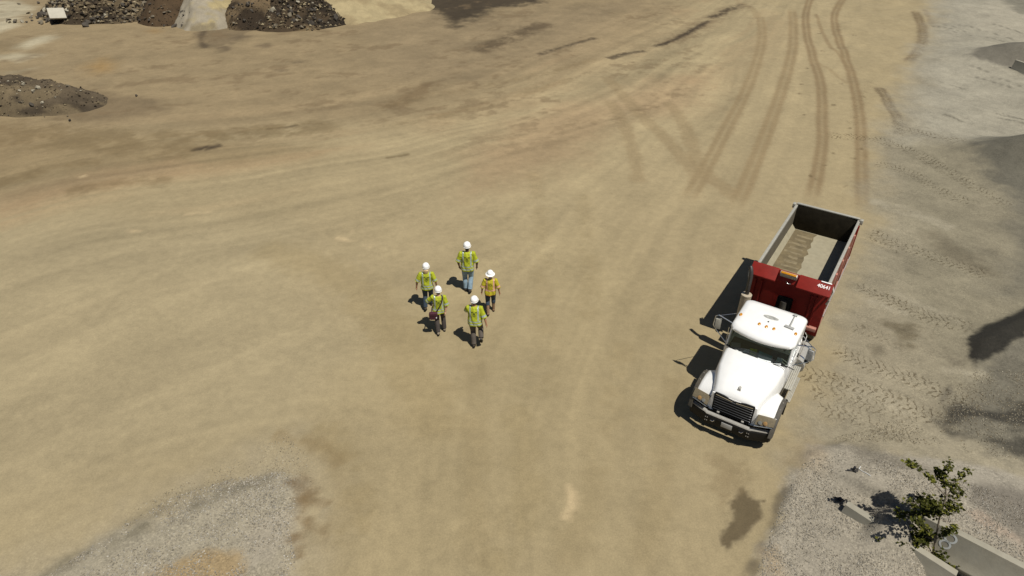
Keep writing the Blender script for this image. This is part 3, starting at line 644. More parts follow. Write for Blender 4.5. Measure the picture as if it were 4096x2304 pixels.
rubble(d1, Hd1, 1200, (-3, 3, -4.8, 1), .02, .12, dkc, 53)
d2, Hd2 = heap('rubble_heap', 'low black earthy rubble heap in front of the sandy bank', 'rubble heap', -18.6, 60.9, 4.7, 4.1, 3.0, [alb(78, 65, 48), alb(48, 40, 30), alb(122, 104, 76)],   .40, 1.2, .14, 1.15, seed=5, group=HG, gritv=.55)
strew(d2, Hd2, 110, (-3.9, 3.9, -3.9, .8), (.14, .75), ['rock_dark', 'rock_dark', 'rock_dark', 'rock_mid', 'rock_pale'], 18)
rubble(d2, Hd2, 2200, (-4.3, 4.3, -4, 1.5), .03, .20, dkc+[alb(160, 146, 116)], 54)
sb, Hsb = heap('sand_bank', 'smooth pale sandy bank sloping down behind the black rubble', 'sand bank', -16.0, 66.4, 8.4, 7.4, 3.6, [alb(180, 164, 126), alb(164, 147, 112)], .12, .5, .22, 1.0, seed=0, group=HG, gritv=.15, furrow=.05)
lm, Hl = heap('soil_mound', 'low dark grey soil mound with a cut face and pale stones', 'soil mound', at(70, 420).x-1.4, at(70, 420).y+.7, 6.6, 2.5, 1.25, [alb(98, 86, 68), alb(76, 66, 52), alb(118, 104, 80)], .30, 1.0, .10, .8, rot=-.10, seed=2, gritv=.6, plateau=.35)
strew(lm, Hl, 28, (0, 6.3, -2.6, .5), (.10, .42), ['rock_pale', 'rock_pale', 'rock_mid', 'rock_dark'], 21)
strew(lm, Hl, 40, (-5, 6.6, -2.7, -1.6), (.08, .3), ['rock_dark', 'rock_mid'], 22)
rubble(lm, Hl, 1500, (-6.5, 6.6, -2.6, 2), .02, .10, dkc+[alb(150, 136, 108)], 55)
rg = random.Random(31); lone = {345: 'lone dark stone on open dirt in front of the rubble heap', 700: 'dark stone lying at the foot of the pale sand heap', 545: 'small dark stone lying on dirt beside the low soil mound', 670: 'large dark clod between brown soil heap and pale sand'}
for px, py, s_, key in [(345, 108, .85, 'rock_dark'), (700, 108, .6, 'rock_dark'), (165, 68, .9, 'rock_dark'), (150, 75, .5, 'rock_dark'), (208, 70, .5, 'rock_mid'), (245, 85, .5, 'rock_dark'), (310, 86, .4, 'rock_mid'), (155, 15, .5, 'rock_dark'), (75, 18, .5, 'rock_mid'), (670, 88, .9, 'rock_dark'), (115, 56, .4, 'rock_mid'), (545, 385, .3, 'rock_dark')]:
    p = at(px, py); o = put_rock('boulder', (p.x, p.y, gz(p.x, p.y)+s_*.15), s_, key, rg)
    tag(o, lone[px], 'rock') if px in lone else tag(o, {'rock_dark': 'loose dark boulder lying on the dirt near the tipped heaps', 'rock_mid': 'loose brown stone lying on the dirt near the tipped heaps'}[key], 'rock', 'loose stones near the heaps, '+key[5:])

# ------------------------------------------------------------------ loose crushed stone (too many to count)
def pebbles(name, mask_poly, n, smin, smax, cols, seed, zone=None):
    rg = np.random.default_rng(seed); P_ = mask_poly; lo = P_.min(0); hi = P_.max(0)
    px = rg.uniform(lo[0], hi[0], n*3); py = rg.uniform(lo[1], hi[1], n*3); ok = inside(px, py, P_) & (rg.random(n*3) < np.clip((fbm(px*1.5, py*1.5, 3, 1)-.30)*3, 0, 1))
    px, py = px[ok][:n], py[ok][:n]; n = len(px); pz = relief(px, py)
    s = smin+(smax-smin)*rg.random(n)**3
    base = np.array([(1, 0, 0), (-.5, .85, 0), (-.5, -.85, 0), (0, 0, .8), (.1, .1, -.6)])
    ang = rg.uniform(0, 6.28, n); ca, sa = np.cos(ang), np.sin(ang); jit = rg.uniform(.7, 1.3, (n, 5, 3)); b = base[None]*jit
    vx = (b[..., 0]*ca[:, None]-b[..., 1]*sa[:, None])*s[:, None]+px[:, None]; vy = (b[..., 0]*sa[:, None]+b[..., 1]*ca[:, None])*s[:, None]+py[:, None]; vz = b[..., 2]*s[:, None]+(pz+s*.25)[:, None]
    V = np.stack([vx, vy, vz], -1).reshape(-1, 3)
    f = np.array([(0, 1, 3), (1, 2, 3), (2, 0, 3), (1, 0, 4), (2, 1, 4), (0, 2, 4)], np.int32); F = (f[None]+5*np.arange(n)[:, None, None]).reshape(-1, 3).astype(np.int32)
    me = grid_mesh(name, V, F); me.shade_flat()
    cc = np.array(cols)[rg.integers(0, len(cols), n)]*rg.uniform(.7, 1.25, (n, 1)); set_attrs(me, np.repeat(cc, 5, 0), np.zeros(n*5))
    o = mesh_obj(name, me, MAT['soil']); o['kind'] = 'stuff'; o['label'] = 'loose crushed stone scattered over the ground'; return o
gc = [alb(164, 154, 131), alb(182, 172, 149), alb(140, 131, 111), alb(196, 187, 165), alb(152, 138, 112)]
gc2 = [alb(168, 161, 146), alb(186, 179, 165), alb(146, 139, 125), alb(200, 194, 180), alb(158, 148, 130)]
pebbles('crushed_stone', BER, 13000, .010, .030, gc2, 1)
pebbles('crushed_stone', G2([(3010, 2330), (3070, 2170), (3120, 2020), (3200, 1880), (3350, 1830), (3800, 1950), (4200, 2060), (4200, 2340)]), 16000, .010, .026, gc2, 2)
pebbles('crushed_stone', G2([(3250, 1780), (3600, 1780), (4150, 1850), (4150, 1480), (3900, 1480), (3700, 1650)]), 7000, .010, .028, gc, 3)
pebbles('crushed_stone', G2([(500, 2050), (900, 1850), (1150, 1740), (1250, 1850), (1240, 2000), (1150, 1890), (900, 1930), (500, 2120)]), 3500, .008, .024, gc, 4)

# ------------------------------------------------------------------ concrete barriers, sapling, litter
JP = [(-.30, 0), (-.30, .08), (-.16, .30), (-.09, .86), (.09, .86), (.16, .30), (.30, .08), (.30, 0)]
def barrier(name, label, p0, length, ztop, yaw, tilt=0):
    root = thing(name, label, 'barrier', (p0.x, p0.y, ztop-.86), yaw, 'concrete barriers half buried in crushed stone')
    MB().prism(JP, 'x', 0, length).build('body', MAT['concrete'], root, bevel=.015)
    root.rotation_euler = (tilt, 0, yaw); return root
byaw = math.atan2(BDIR.y, BDIR.x)
P0 = BA-BDIR*.55-BNRM*.0
b1 = barrier('concrete_barrier', 'grey concrete barrier with a sprayed white 8 beside the sapling', P0, 2.28, BZ, byaw)
b2 = barrier('concrete_barrier', 'grey concrete barrier butted against the end of the one marked 8', P0+BDIR*2.34-BNRM*.02, 2.4, BZ-.01, byaw-.02)
lp = LP; ld = LD
b3 = barrier('concrete_barrier', 'grey concrete barrier end poking out of the gravel near the damp pothole', lp, 2.6, .30, math.atan2(ld.y, ld.x), 0)
b3.rotation_euler = (0, .09, math.atan2(ld.y, ld.x))
ri = MB()                                                   # the painted 8 on the steep face
def ring8(cx_, cz_, r, a0=0, a1=360):
    n = 26; pts = []
    for i in range(n+1):
        a = math.radians(a0+(a1-a0)*i/n); pts.append((cx_+r*math.cos(a), cz_+r*1.05*math.sin(a)))
    return pts
def onface(x, z):                                          # steep face between (-.16,.30) and (-.09,.86)
    f = (z-.30)/.56; return Vector((x, -.16+.07*f-.004, z))
for (cx_, cz_, r) in ((.66, .66, .115), (.62, .43, .105)):
    p_ = ring8(cx_, cz_, r); V_ = []
    for i, (a, b) in enumerate(p_):
        dx, dz = a-cx_, b-cz_; l = math.hypot(dx, dz)
        V_ += [onface(cx_+dx*(1-.024/l), cz_+dz*(1-.024/l)), onface(cx_+dx*(1+.024/l), cz_+dz*(1+.024/l))]
    ri._add(V_, [(2*i, 2*i+1, 2*i+3, 2*i+2) for i in range(len(p_)-1)])
ri.build('painted_number', MAT['whitepaint'], b1, flat=True)['label'] = 'sprayed white figure 8'

tree = thing('sapling', 'young sapling with small dark green leaves growing in front of the barriers', 'tree', (9.95, 9.78, gz(9.95, 9.78)))
def tl(px, py, y):                                         # point of the sapling seen at a survey pixel, at the depth y
    q = at(px, py); s_ = y/q.y; return Vector((q.x*s_, y, CAM_H*(1-s_)))-tree.location
tb = MB(); rg = random.Random(12)
trunk = [Vector((0, 0, -.05)), tl(3722, 2270, 9.95), tl(3742, 2160, 10.08), tl(3762, 2050, 10.2), tl(3785, 1985, 10.3)]
tb.tube(trunk, [.034, .028, .024, .018, .013], 8)
limbs = []
def limb(a, b, r0, bend=.12):
    mid = (a+b)/2+Vector((rg.uniform(-bend, bend), rg.uniform(-bend, bend), rg.uniform(0, bend)))
    pts = [a, (a+mid)/2+Vector((rg.uniform(-.03, .03), 0, 0)), mid, (mid+b)/2, b]; tb.tube(pts, [r0, r0*.85, r0*.7, r0*.5, r0*.25], 6); limbs.append(pts); return pts
T4, T3, T2, T1 = trunk[4], trunk[3], trunk[2], trunk[1]
ends = [(T4, (3632, 1848), 10.55), (T4, (3795, 1842), 10.6), (T4, (3745, 1880), 10.7), (T4, (3872, 1880), 10.62), (T3, (3860, 1960), 10.4), (T3, (3835, 2030), 10.0), (T3, (3680, 1995), 10.7), (T3, (3620, 2010), 10.4), (T3, (3585, 2060), 10.3), (T3, (3720, 2000), 10.0),
        (T2, (3600, 2130), 10.2), (T2, (3560, 2190), 10.0), (T2, (3540, 2085), 10.6), (T2, (3820, 2110), 9.8), (T2, (3660, 2080), 9.8), (T2, (3640, 2180), 10.6), (T1, (3850, 2260), 9.75), (T1, (3790, 2200), 9.8), (T1, (3570, 2260), 10.2), (T1, (3620, 2230), 9.8), (T1, (3700, 2290), 9.6), (T1, (3820, 2310), 9.6), (T2, (3700, 2120), 10.5), (T1, (3540, 2240), 9.9), (T1, (3600, 2290), 9.7), (T2, (3530, 2150), 10.1), (T1, (3510, 2300), 9.9), (T1, (3800, 2270), 9.7), (T1, (3760, 2300), 9.55), (T1, (3870, 2295), 9.7), (T3, (3640, 2040), 10.5), (T3, (3700, 2050), 10.1), (T2, (3660, 2150), 10.1)]
for a, (px, py), y in ends: limb(a, tl(px, py, y), .013)
tb.build('trunk', MAT['bark'], tree)
lv = {0: ([], []), 1: ([], [])}
def leafq(c, nrm, up, s, k):
    V_, F_ = lv[k]; a = nrm.cross(up)
    if a.length < 1e-3: return
    a.normalize(); b = a.cross(nrm).normalized(); i = len(V_); n_ = nrm.normalized()
    V_ += [c-b*s*.55, c+a*s*.42+n_*s*.12, c+b*s*.6, c-a*s*.42+n_*s*.12]; F_ += [(i, i+1, i+2), (i, i+2, i+3)]
for li, pts in enumerate(limbs):
    for s_ in range(22 if li < 4 else 26):
        f = .25+.78*rg.random(); fi = min(f, .999)*(len(pts)-1); i = int(fi); c = pts[i].lerp(pts[i+1], fi-i)
        w_ = .026 if li < 4 else .05; c = c+Vector((rg.gauss(0, w_), rg.gauss(0, w_), rg.gauss(0, w_*.8)))
        for q in range(rg.randint(3, 6)):
            cc = c+Vector((rg.gauss(0, .04), rg.gauss(0, .04), rg.gauss(0, .03)))
            leafq(cc, Vector((rg.gauss(0, .5), rg.gauss(0, .5), 1)), Vector((rg.gauss(0, 1), rg.gauss(0, 1), rg.gauss(0, .3))), rg.uniform(.05, .10), 0 if rg.random() < .72 else 1)
crown = None
for k, mk in ((0, 'leaf'), (1, 'leaf2')):
    me = bpy.data.meshes.new('leaves'); me.from_pydata(lv[k][0], [], lv[k][1]); o = mesh_obj('crown' if k == 0 else 'young_leaves', me, MAT[mk], tree if k == 0 else crown)
    if k == 0: crown = o
# scraps
for i, (px, py) in enumerate(((3398, 1912), (3358, 1995))):
    p = at(px, py, .1); rg = random.Random(40+i); mb = MB()
    for q in range(5):
        a = rg.uniform(0, 6.28); mb.box((.06*math.cos(a), .05*math.sin(a), .03+.02*q), (rg.uniform(.08, .16), rg.uniform(.03, .07), .02), Matrix.Rotation(a, 3, 'Z') @ Matrix.Rotation(rg.uniform(-.6, .6), 3, 'X'))
    o = mb.build('plastic_scrap', MAT['blackplastic']); o.location = (p.x, p.y, gz(p.x, p.y)); tag(o, ['torn scrap of black plastic beside a white cord on gravel', 'torn scrap of black plastic at the buried barrier end'][i], 'scrap')
cp = [at(3425, 1905), at(3418, 1915), at(3432, 1928), at(3450, 1940), at(3462, 1950)]
o = MB().tube([Vector((p.x, p.y, gz(p.x, p.y)+.012)) for p in cp], .012, 6).build('cord', MAT['wire']); tag(o, 'short white cord lying on the gravel', 'cord')
# ends of buried barriers in the far stone heaps
for i, (a, b, z) in enumerate((((3935, 590), (3988, 612), .25), ((4062, 238), (4140, 258), .9))):
    p, q = at(*a, z), at(*b, z); d = q-p
    root = thing('concrete_barrier', ['grey concrete barrier nearly buried in dark gravel beside the truck tracks', 'grey concrete barrier top showing in the farthest gravel bank'][i], 'barrier', (p.x, p.y, z-.86), math.atan2(d.y, d.x), 'buried concrete barriers')
    MB().prism(JP, 'x', 0, 3.0).build('body', MAT['concrete'], root, bevel=.015); root.rotation_euler = (0, .06, math.atan2(d.y, d.x))
#@@TRUCK
# ------------------------------------------------------------------ dump truck (local: +X its right side, +Y forward, origin on the ground under the bulkhead)
TX, TY, TYAW = 8.533, 17.417, .568
truck = thing('dump_truck', 'white and red dump truck with an empty open bed parked on the dirt', 'truck', (TX, TY, 0), math.pi-TYAW)
def part(mb, name, m_, parent=None, **k): return mb.build(name, MAT[m_] if isinstance(m_, str) else m_, parent or truck, **k)
V3 = Vector
# chassis
c_ = MB()
for s in (-1, 1): c_.box((s*.42, -.1, .82), (.09, 9.0, .26))
for y in (-4.4, -3.0, -1.2, .4, 2.0, 3.3): c_.box((0, y, .82), (.84, .12, .18))
c_.box((0, 3.6, .72), (.7, 1.5, .5)); part(c_, 'chassis', 'darksteel', bevel=.01)
def tyre(x0, x1, y, r, steer=0.0):
    M = Matrix.Translation((0, y, r)) @ Matrix.Rotation(math.pi/2, 4, 'Y'); w = x1-x0; mid = (x0+x1)/2
    M = Matrix.Translation((mid, y, r)) @ Matrix.Rotation(steer, 4, 'Z') @ Matrix.Rotation(math.pi/2, 4, 'Y')
    h = w/2; t_ = MB(); seg_ = 48
    prof = [(r*.56, -h*.85), (r*.62, -h), (r*.86, -h), (r*.965, -h*.86), (r*.985, -h*.45), (r*.985, h*.45), (r*.965, h*.86), (r*.86, h), (r*.62, h), (r*.56, h*.85)]
    rings = []
    for i, (q, z) in enumerate(prof):
        rings.append([M @ V3(((q*(1.016 if (3 <= i <= 6 and (k//2+(i > 4)) % 2) else 1))*math.cos(2*math.pi*k/seg_), (q*(1.016 if (3 <= i <= 6 and (k//2+(i > 4)) % 2) else 1))*math.sin(2*math.pi*k/seg_), z)) for k in range(seg_)])
    t_.loft(rings, cap=False)
    w_ = thing_part('wheel'); part(t_, 'tyre', 'rubber', w_, ang=50)
    rm = MB().lathe([(r*.58, -h*.8), (r*.52, -h*.5), (r*.30, -h*.15), (r*.28, h*.15), (r*.52, h*.5), (r*.58, h*.8)], 28, M)
    part(rm, 'rim', 'steel', w_)
    hb = MB().lathe([(r*.20, -h*.9), (r*.20, h*.9)], 16, M)
    for k in range(10):
        a = 2*math.pi*k/10; hb.lathe([(.018, -h*.35), (.018, h*.35)], 6, M @ Matrix.Translation((r*.24*math.cos(a), r*.24*math.sin(a), 0)))
    part(hb, 'hub', 'steel', w_)
def thing_part(name):
    o = bpy.data.objects.new(name, None); COL.objects.link(o); o.parent = truck; o.empty_display_size = .1; return o
RW = .50
for s in (-1, 1):
    tyre(s*.96-.14, s*.96+.14, 3.98, RW, .0)
    for y in (-1.35, -2.62):
        tyre(s*.93-.13, s*.93+.13, y, RW); tyre(s*.64-.13, s*.64+.13, y, RW)
for y in (3.98, -1.35, -2.62):
    ax = MB().tube([(-.9, y, RW), (.9, y, RW)], .07, 10)
    if y < 0: ax.lathe([(.02, -.2), (.2, -.12), (.2, .12), (.02, .2)], 16, Matrix.Translation((0, y, RW)) @ Matrix.Rotation(math.pi/2, 4, 'X'))
    part(ax, 'axle', 'darksteel')
# ---- cab
def cabring(z, hw, vr, vf, bulge, rc=.14, n=5):
    pts = []
    def corner(cx, cy, a0):
        for i in range(n+1):
            a = math.radians(a0+90*i/n); pts.append((cx+rc*math.cos(a), cy+rc*math.sin(a)))
    corner(hw-rc, vf-rc, 0); corner(-hw+rc, vf-rc, 90); corner(-hw+rc, vr+rc, 180); corner(hw-rc, vr+rc, 270)
    out = []
    for x, y in pts:
        f = max(0, (y-(vr+vf)/2)/((vf-vr)/2)); out.append(V3((x, y+bulge*f*max(0, 1-(x/hw)**2), z)))
    return out
# densify the front edge so that the bulge shows
def densify(r, k=7):
    out = []
    for i, p in enumerate(r):
        q = r[(i+1) % len(r)]; out.append(p)
        if (i+1) % 6 == 0:
            for j in range(1, k): out.append(p.lerp(q, j/k))
    return out
def cr(z, hw, vr, vf, b, rc=.14):
    r = densify(cabring(z, hw, vr, vf, 0, rc)); mid = (vr+vf)/2; h = (vf-vr)/2
    return [V3((p.x, p.y+b*max(0, (p.y-mid)/h)*max(0, 1-(p.x/hw)**2), p.z)) for p in r]
low = MB().loft([cr(.78, .90, 1.32, 2.84, .06), cr(1.1, .93, 1.30, 2.90, .10), cr(1.5, .93, 1.30, 2.93, .14), cr(1.69, .91, 1.30, 2.93, .16), cr(1.705, .86, 1.35, 2.88, .16)])
cab = part(low, 'cab', 'white', ang=40)
roof = MB().loft([cr(2.235, .80, 1.36, 2.74, .16), cr(2.245, .885, 1.30, 2.83, .20), cr(2.30, .905, 1.27, 2.86, .21), cr(2.37, .89, 1.29, 2.83, .21, .16), cr(2.425, .84, 1.35, 2.72, .19, .18), cr(2.455, .70, 1.50, 2.5, .15, .2), cr(2.462, .4, 1.8, 2.2, .1, .15)])
rf = part(roof, 'roof', 'white', ang=60)
for s in (-1, 1):
    part(MB().tube([(s*.86, 2.84, 1.68), (s*.84, 2.745, 2.26)], [.045, .04], 8), 'pillar', 'white', ang=40)
    part(MB().tube([(s*.88, 1.95, 1.68), (s*.85, 1.92, 2.26)], [.04, .035], 8), 'pillar', 'white', ang=40)
    part(MB().box((s*.865, 1.44, 1.97), (.06, .26, .62)), 'quarter_panel', 'white')
part(MB().box((0, 1.335, 1.98), (1.7, .05, .62)), 'back_wall', 'white')
rw = MB().box((0, 1.30, 2.0), (.9, .02, .34), None, .008); part(rw, 'rear_window', 'black')
# windscreen follows the bulge
def wsring(z, hw, vf, b): 
    return [V3((hw*t, vf+b*(1-t*t), z)) for t in [i/8-1 for i in range(17)]]
ws = MB().loft([wsring(1.70, .85, 2.905, .17), wsring(1.98, .84, 2.86, .175), wsring(2.26, .825, 2.80, .17)], cap=False, closed=False)
part(ws, 'windscreen', 'glass', ang=60)
wsg = MB()
a_ = wsring(1.705, .87, 2.91, .175); wsg.tube(a_, .022, 6); wsg.tube(wsring(2.25, .84, 2.805, .178), .016, 6); part(wsg, 'windscreen_seal', 'black')
for s in (-1, 1):
    wp = MB(); x0 = s*.45
    wp.tube([(x0, 3.06, 1.71), (x0-.30, 3.045, 1.80)], .010, 6); wp.tube([(x0-.62, 3.06-.10*(s > 0), 1.79), (x0-.02, 3.035, 1.86)], .012, 6)
    part(wp, 'wiper', 'black')
for s in (-1, 1):
    g_ = MB().prism([(2.76, 1.71), (2.68, 2.22), (1.96, 2.22), (1.98, 1.71)], 'x', s*.868, s*.874); part(g_, 'side_window', 'glass', flat=True)
    d_ = MB().prism([(2.80, 1.02), (2.80, 1.66), (1.72, 1.66), (1.72, 1.02)], 'x', s*.925, s*.945); dr_ = part(d_, 'door', 'white', bevel=.012)
    h_ = MB().box((s*.962, 1.84, 1.42), (.03, .16, .04), None, .008); part(h_, 'handle', 'black', dr_)
# inside: dash, papers, seats, wheel
ca = MB().box((0, 2.66, 1.69), (1.62, .56, .05), None, .02).box((0, 1.7, 1.40), (1.6, .7, .05)).box((0, 1.40, 1.97), (1.6, .03, .55)); part(ca, 'dashboard', 'cabin')
for s in (-1, 1):
    st = MB().box((s*.45, 1.75, 1.52), (.48, .46, .16), None, .05).box((s*.45, 1.54, 1.86), (.46, .13, .60), Matrix.Rotation(.08, 3, 'X'), .05); part(st, 'seat', 'seat')
sw = MB().tube([(-.45+.19*math.cos(a), 2.32+.10*math.sin(a), 1.80+.16*math.sin(a)) for a in [2*math.pi*i/20 for i in range(21)]], .014, 6); part(sw, 'steering_wheel', 'black')
for nm, x, y, w, d, mm, rz in (('paper', .28, 2.92, .15, .13, 'paper', .2), ('safety_vest', .10, 2.88, .20, .24, 'lime', .3), ('folder', -.22, 2.84, .38, .16, 'teal', -.1), ('paper', -.25, 2.97, .36, .12, 'paper', .1), ('paper', -.62, 2.86, .15, .22, 'paper', 0), ('tray', .62, 2.80, .26, .14, 'plastic_grey', .4)):
    q = MB().box((x, y+.05, 1.775), (w, d, .016), Matrix.Rotation(rz, 3, 'Z') @ Matrix.Rotation(-.55, 3, 'X')); part(q, nm, mm)
# roof fittings
def rz_(x, y): return 2.462-.02*((x/.7)**2)-.05*max(0, (y-2.3)/.5)**2
for x, y in ((.79, 2.28), (.21, 2.46), (.005, 2.48), (-.20, 2.46), (-.77, 2.33)):
    q = MB().lathe([(.044, 0), (.044, .02), (.032, .038), (.006, .044)], 14, Matrix.Translation((x, y, 2.425 if abs(x) > .5 else 2.44)) @ Matrix.Diagonal((1, 1.75, 1, 1))); part(q, 'clearance_light', 'amber', rf)
q = MB().box((-.55, 2.18, 2.475), (.26, .10, .05), Matrix.Rotation(-.1, 3, 'Z'), .012).tube([(-.55, 2.16, 2.48), (-.55, 1.54, 2.495)], [.026, .012], 8).box((-.55, 1.50, 2.48), (.11, .09, .05), None, .012); part(q, 'air_horn', 'plastic_grey', rf)
q = MB().lathe([(.24, 0), (.24, .0025)], 24, Matrix.Translation((.01, 1.98, 2.4645)) @ Matrix.Diagonal((.9, .36, 1, 1))); part(q, 'scuffed_badge', mat('worn_primer', (.36, .36, .33), .8, var=.6, scale=14), rf)
q = MB().lathe([(.022, 0), (.022, .03), (.008, .04)], 10, Matrix.Translation((.02, 2.23, 2.452))); part(q, 'roof_knob', 'black', rf)
for x in (.33, -.34):
    q = MB().box((x, 2.60, 2.432), (.05, .09, .012), None, .004).box((x, 2.52, 2.438), (.05, .03, .012), None, .004); part(q, 'roof_clip', 'steel', rf)
# ---- bonnet
def hr(v, zt, hw, zb, crown=.03):
    P_ = [(hw+.05, zb), (hw+.035, (zb+zt)/2), (hw, zt-.16), (hw-.035, zt-.065), (hw-.10, zt-.02), (hw*.55, zt+crown*.6), (0, zt+crown)]
    return [V3((x, v, z)) for x, z in P_]+[V3((-x, v, z)) for x, z in P_[-2::-1]]
hood = MB().loft([hr(2.99, 1.715, .865, 1.0, .035), hr(3.25, 1.705, .855, 1.0, .04), hr(3.7, 1.655, .815, .98, .04), hr(4.05, 1.575, .735, .95, .035), hr(4.32, 1.49, .665, .90, .03), hr(4.47, 1.42, .635, .80, .02), hr(4.55, 1.37, .63, .74, .012), hr(4.585, 1.31, .625, .71, .0)])
hd = part(hood, 'bonnet', 'white', ang=50)
# nose frame + grille
nz_ = MB().prism([(.64, .69), (.62, 1.31), (-.62, 1.31), (-.64, .69)], 'y', 4.55, 4.60); part(nz_, 'nose_frame', 'white', bevel=.02)
gp = [(.545, .735), (.56, 1.30), (.525, 1.345), (.30, 1.335), (.12, 1.295), (0, 1.275), (-.12, 1.295), (-.30, 1.335), (-.525, 1.345), (-.56, 1.30), (-.545, .735)]
gr = part(MB().prism(gp, 'y', 4.57, 4.612), 'grille', 'black', bevel=.008)
for k, z in enumerate((.79, .875, .96, 1.045, 1.13, 1.215)):
    q = MB().box((0, 4.618, z), (1.03, .022, .030), Matrix.Rotation(-.5, 3, 'X'), .006); part(q, 'slat', mat('grille_slat', (.10, .10, .10), .3, .5) if k == 0 else bpy.data.materials['grille_slat'], gr)
for s in (-1, 1): q = MB().box((s*.28, 4.622, 1.275), (.46, .016, .022), Matrix.Rotation(-s*.10, 3, 'Y'), .004); part(q, 'slat', 'chrome', gr)
q = MB().box((0, 4.612, .700), (1.22, .04, .035), None, .008); part(q, 'chrome_strip', 'chrome')
em = MB().loft([[V3((.050, 4.38, 1.50)), V3((-.050, 4.38, 1.50)), V3((-.042, 4.26, 1.515)), V3((.042, 4.26, 1.515))], [V3((.02, 4.36, 1.56)), V3((-.02, 4.36, 1.56)), V3((-.015, 4.29, 1.60)), V3((.015, 4.29, 1.60))]]); part(em, 'bonnet_emblem', 'steel', hd)
# ---- wings, arches, headlights
for s in (-1, 1):
    def fr_(v, zt, ui, uo, dz=.16): 
        return [V3((s*ui, v, zt+.10)), V3((s*(ui+.08), v, zt+.07)), V3((s*(uo-.10), v, zt+.015)), V3((s*(uo-.025), v, zt-.02)), V3((s*uo, v, zt-.07)), V3((s*uo, v, zt-dz)), V3((s*(ui), v, zt-dz))]
    f_ = MB().loft([fr_(3.32, .92, .82, 1.04), fr_(3.40, 1.03, .80, 1.06), fr_(3.58, 1.14, .76, 1.075), fr_(3.85, 1.20, .70, 1.08), fr_(4.15, 1.20, .63, 1.08), fr_(4.38, 1.13, .58, 1.085), fr_(4.47, 1.02, .56, 1.085), fr_(4.54, .94, .56, 1.08, .12), fr_(4.58, .90, .57, 1.06, .08)])
    fe = part(f_, 'wing', 'white', ang=45)
    ar = MB(); rings = []
    for k in range(15):
        a = math.radians(8+158*k/14); y = 3.98-.70*math.cos(a) if False else 3.98+.74*math.cos(a); z = .52+.66*math.sin(a)
        rings.append([V3((s*1.06, y, z-.02)), V3((s*1.07, y+.05*math.cos(a), z+.05*math.sin(a))), V3((s*1.17, y, z)), V3((s*1.18, y-.10*math.cos(a), z-.09*math.sin(a))), V3((s*1.06, y-.10*math.cos(a), z-.09*math.sin(a)))])
    ar.loft(rings); aa = part(ar, 'wheel_arch', mat('arch_rubber', (.035, .034, .032), .7, var=.3, dust=.3) if s < 0 else bpy.data.materials['arch_rubber'], ang=50)
    for k in range(6):
        a = math.radians(28+120*k/5); q = MB().lathe([(.014, 0), (.012, .012)], 8, Matrix.Translation((s*1.115, 3.98+.735*math.cos(a), .545+.665*math.sin(a)))); part(q, 'bolt', 'steel', aa)
    hl = MB(); zc = .945
    hl.loft([[V3((s*.66, 4.48, 1.04)), V3((s*1.13, 4.40, 1.04)), V3((s*1.14, 4.56, .88)), V3((s*.65, 4.68, .87))], [V3((s*.67, 4.56, 1.125)), V3((s*1.12, 4.47, 1.125)), V3((s*1.125, 4.66, .955)), V3((s*.66, 4.77, .925))]])
    h1 = part(hl, 'headlight', 'lens', bevel=.012)
    q = MB().lathe([(.055, 0), (.055, .02), (.03, .03)], 16, Matrix.Translation((s*.91, 4.672, 1.005)) @ Matrix.Rotation(-.95, 4, 'X')); part(q, 'indicator', mat('indicator_lens', (.32, .19, .07), .2, var=.2, coat=.6) if s < 0 else bpy.data.materials['indicator_lens'], h1)
    q = MB().lathe([(.045, 0), (.05, .018), (.03, .022)], 16, Matrix.Translation((s*.78, 4.712, 1.0)) @ Matrix.Rotation(-.95, 4, 'X')); part(q, 'reflector', mat('dull_reflector', (.26, .26, .23), .3, .4) if s < 0 else bpy.data.materials['dull_reflector'], h1)
    q = MB().tube([(s*.655, 4.775, .885), (s*1.10, 4.655, .915)], .016, 8); part(q, 'chrome_trim', 'chrome', h1)
    q = MB().box((s*1.02, 3.30, .62), (.30, .02, .55), Matrix.Rotation(.06, 3, 'X')); part(q, 'mudflap', 'black')
# ---- bumper
bp_ = [(-1.14, 4.58), (-1.10, 4.66), (-.66, 4.81), (-.60, 4.85), (.60, 4.85), (.66, 4.81), (1.10, 4.66), (1.14, 4.58)]
def brow(x, y): return [V3((x, y-.02, .36)), V3((x, y, .40)), V3((x, y+.015, .66)), V3((x, y-.01, .70)), V3((x, y-.14, .705)), V3((x, y-.14, .36))]
bu = part(MB().loft([brow(x, y) for x, y in bp_]), 'bumper', 'black', bevel=.008)
q = MB()
q.loft([[V3((x, y-.015, .706)), V3((x, y+.004, .706)), V3((x, y+.004, .722)), V3((x, y-.015, .722))] for x, y in bp_ if abs(x) > .5])
q.loft([[V3((x, y-.13, .706)), V3((x, y-.03, .706)), V3((x, y-.03, .716)), V3((x, y-.13, .716))] for x, y in bp_]); part(q, 'bumper_top', 'steel', bu)
q = MB().box((0, 4.874, .56), (.30, .012, .155), None, .004); part(q, 'number_plate', 'plate', bu)
for s in (-1, 1):
    q = MB().box((s*.40, 4.874, .57), (.17, .014, .14), None, .004); tb_ = part(q, 'tow_pocket', 'black', bu)
    q = MB().tube([(s*.40-.05, 4.885, .60), (s*.40-.02, 4.90, .56), (s*.40+.05, 4.885, .56)], .014, 6); part(q, 'tow_hook', 'chrome', tb_)
    q = MB().box((s*.34, 4.66, .735), (.07, .05, .05), None, .008); part(q, 'bracket', 'steel', bu)
    for k in range(4):
        q = MB().lathe([(.014, 0), (.014, .012)], 6, Matrix.Translation((s*(.55+.05*(k % 2)), 4.868, .50+.11*(k//2))) @ Matrix.Rotation(-math.pi/2, 4, 'X')); part(q, 'bolt', 'steel', bu)
q = MB().box((0, 4.60, .60), (1.0, .06, .30)); part(q, 'radiator', 'black')
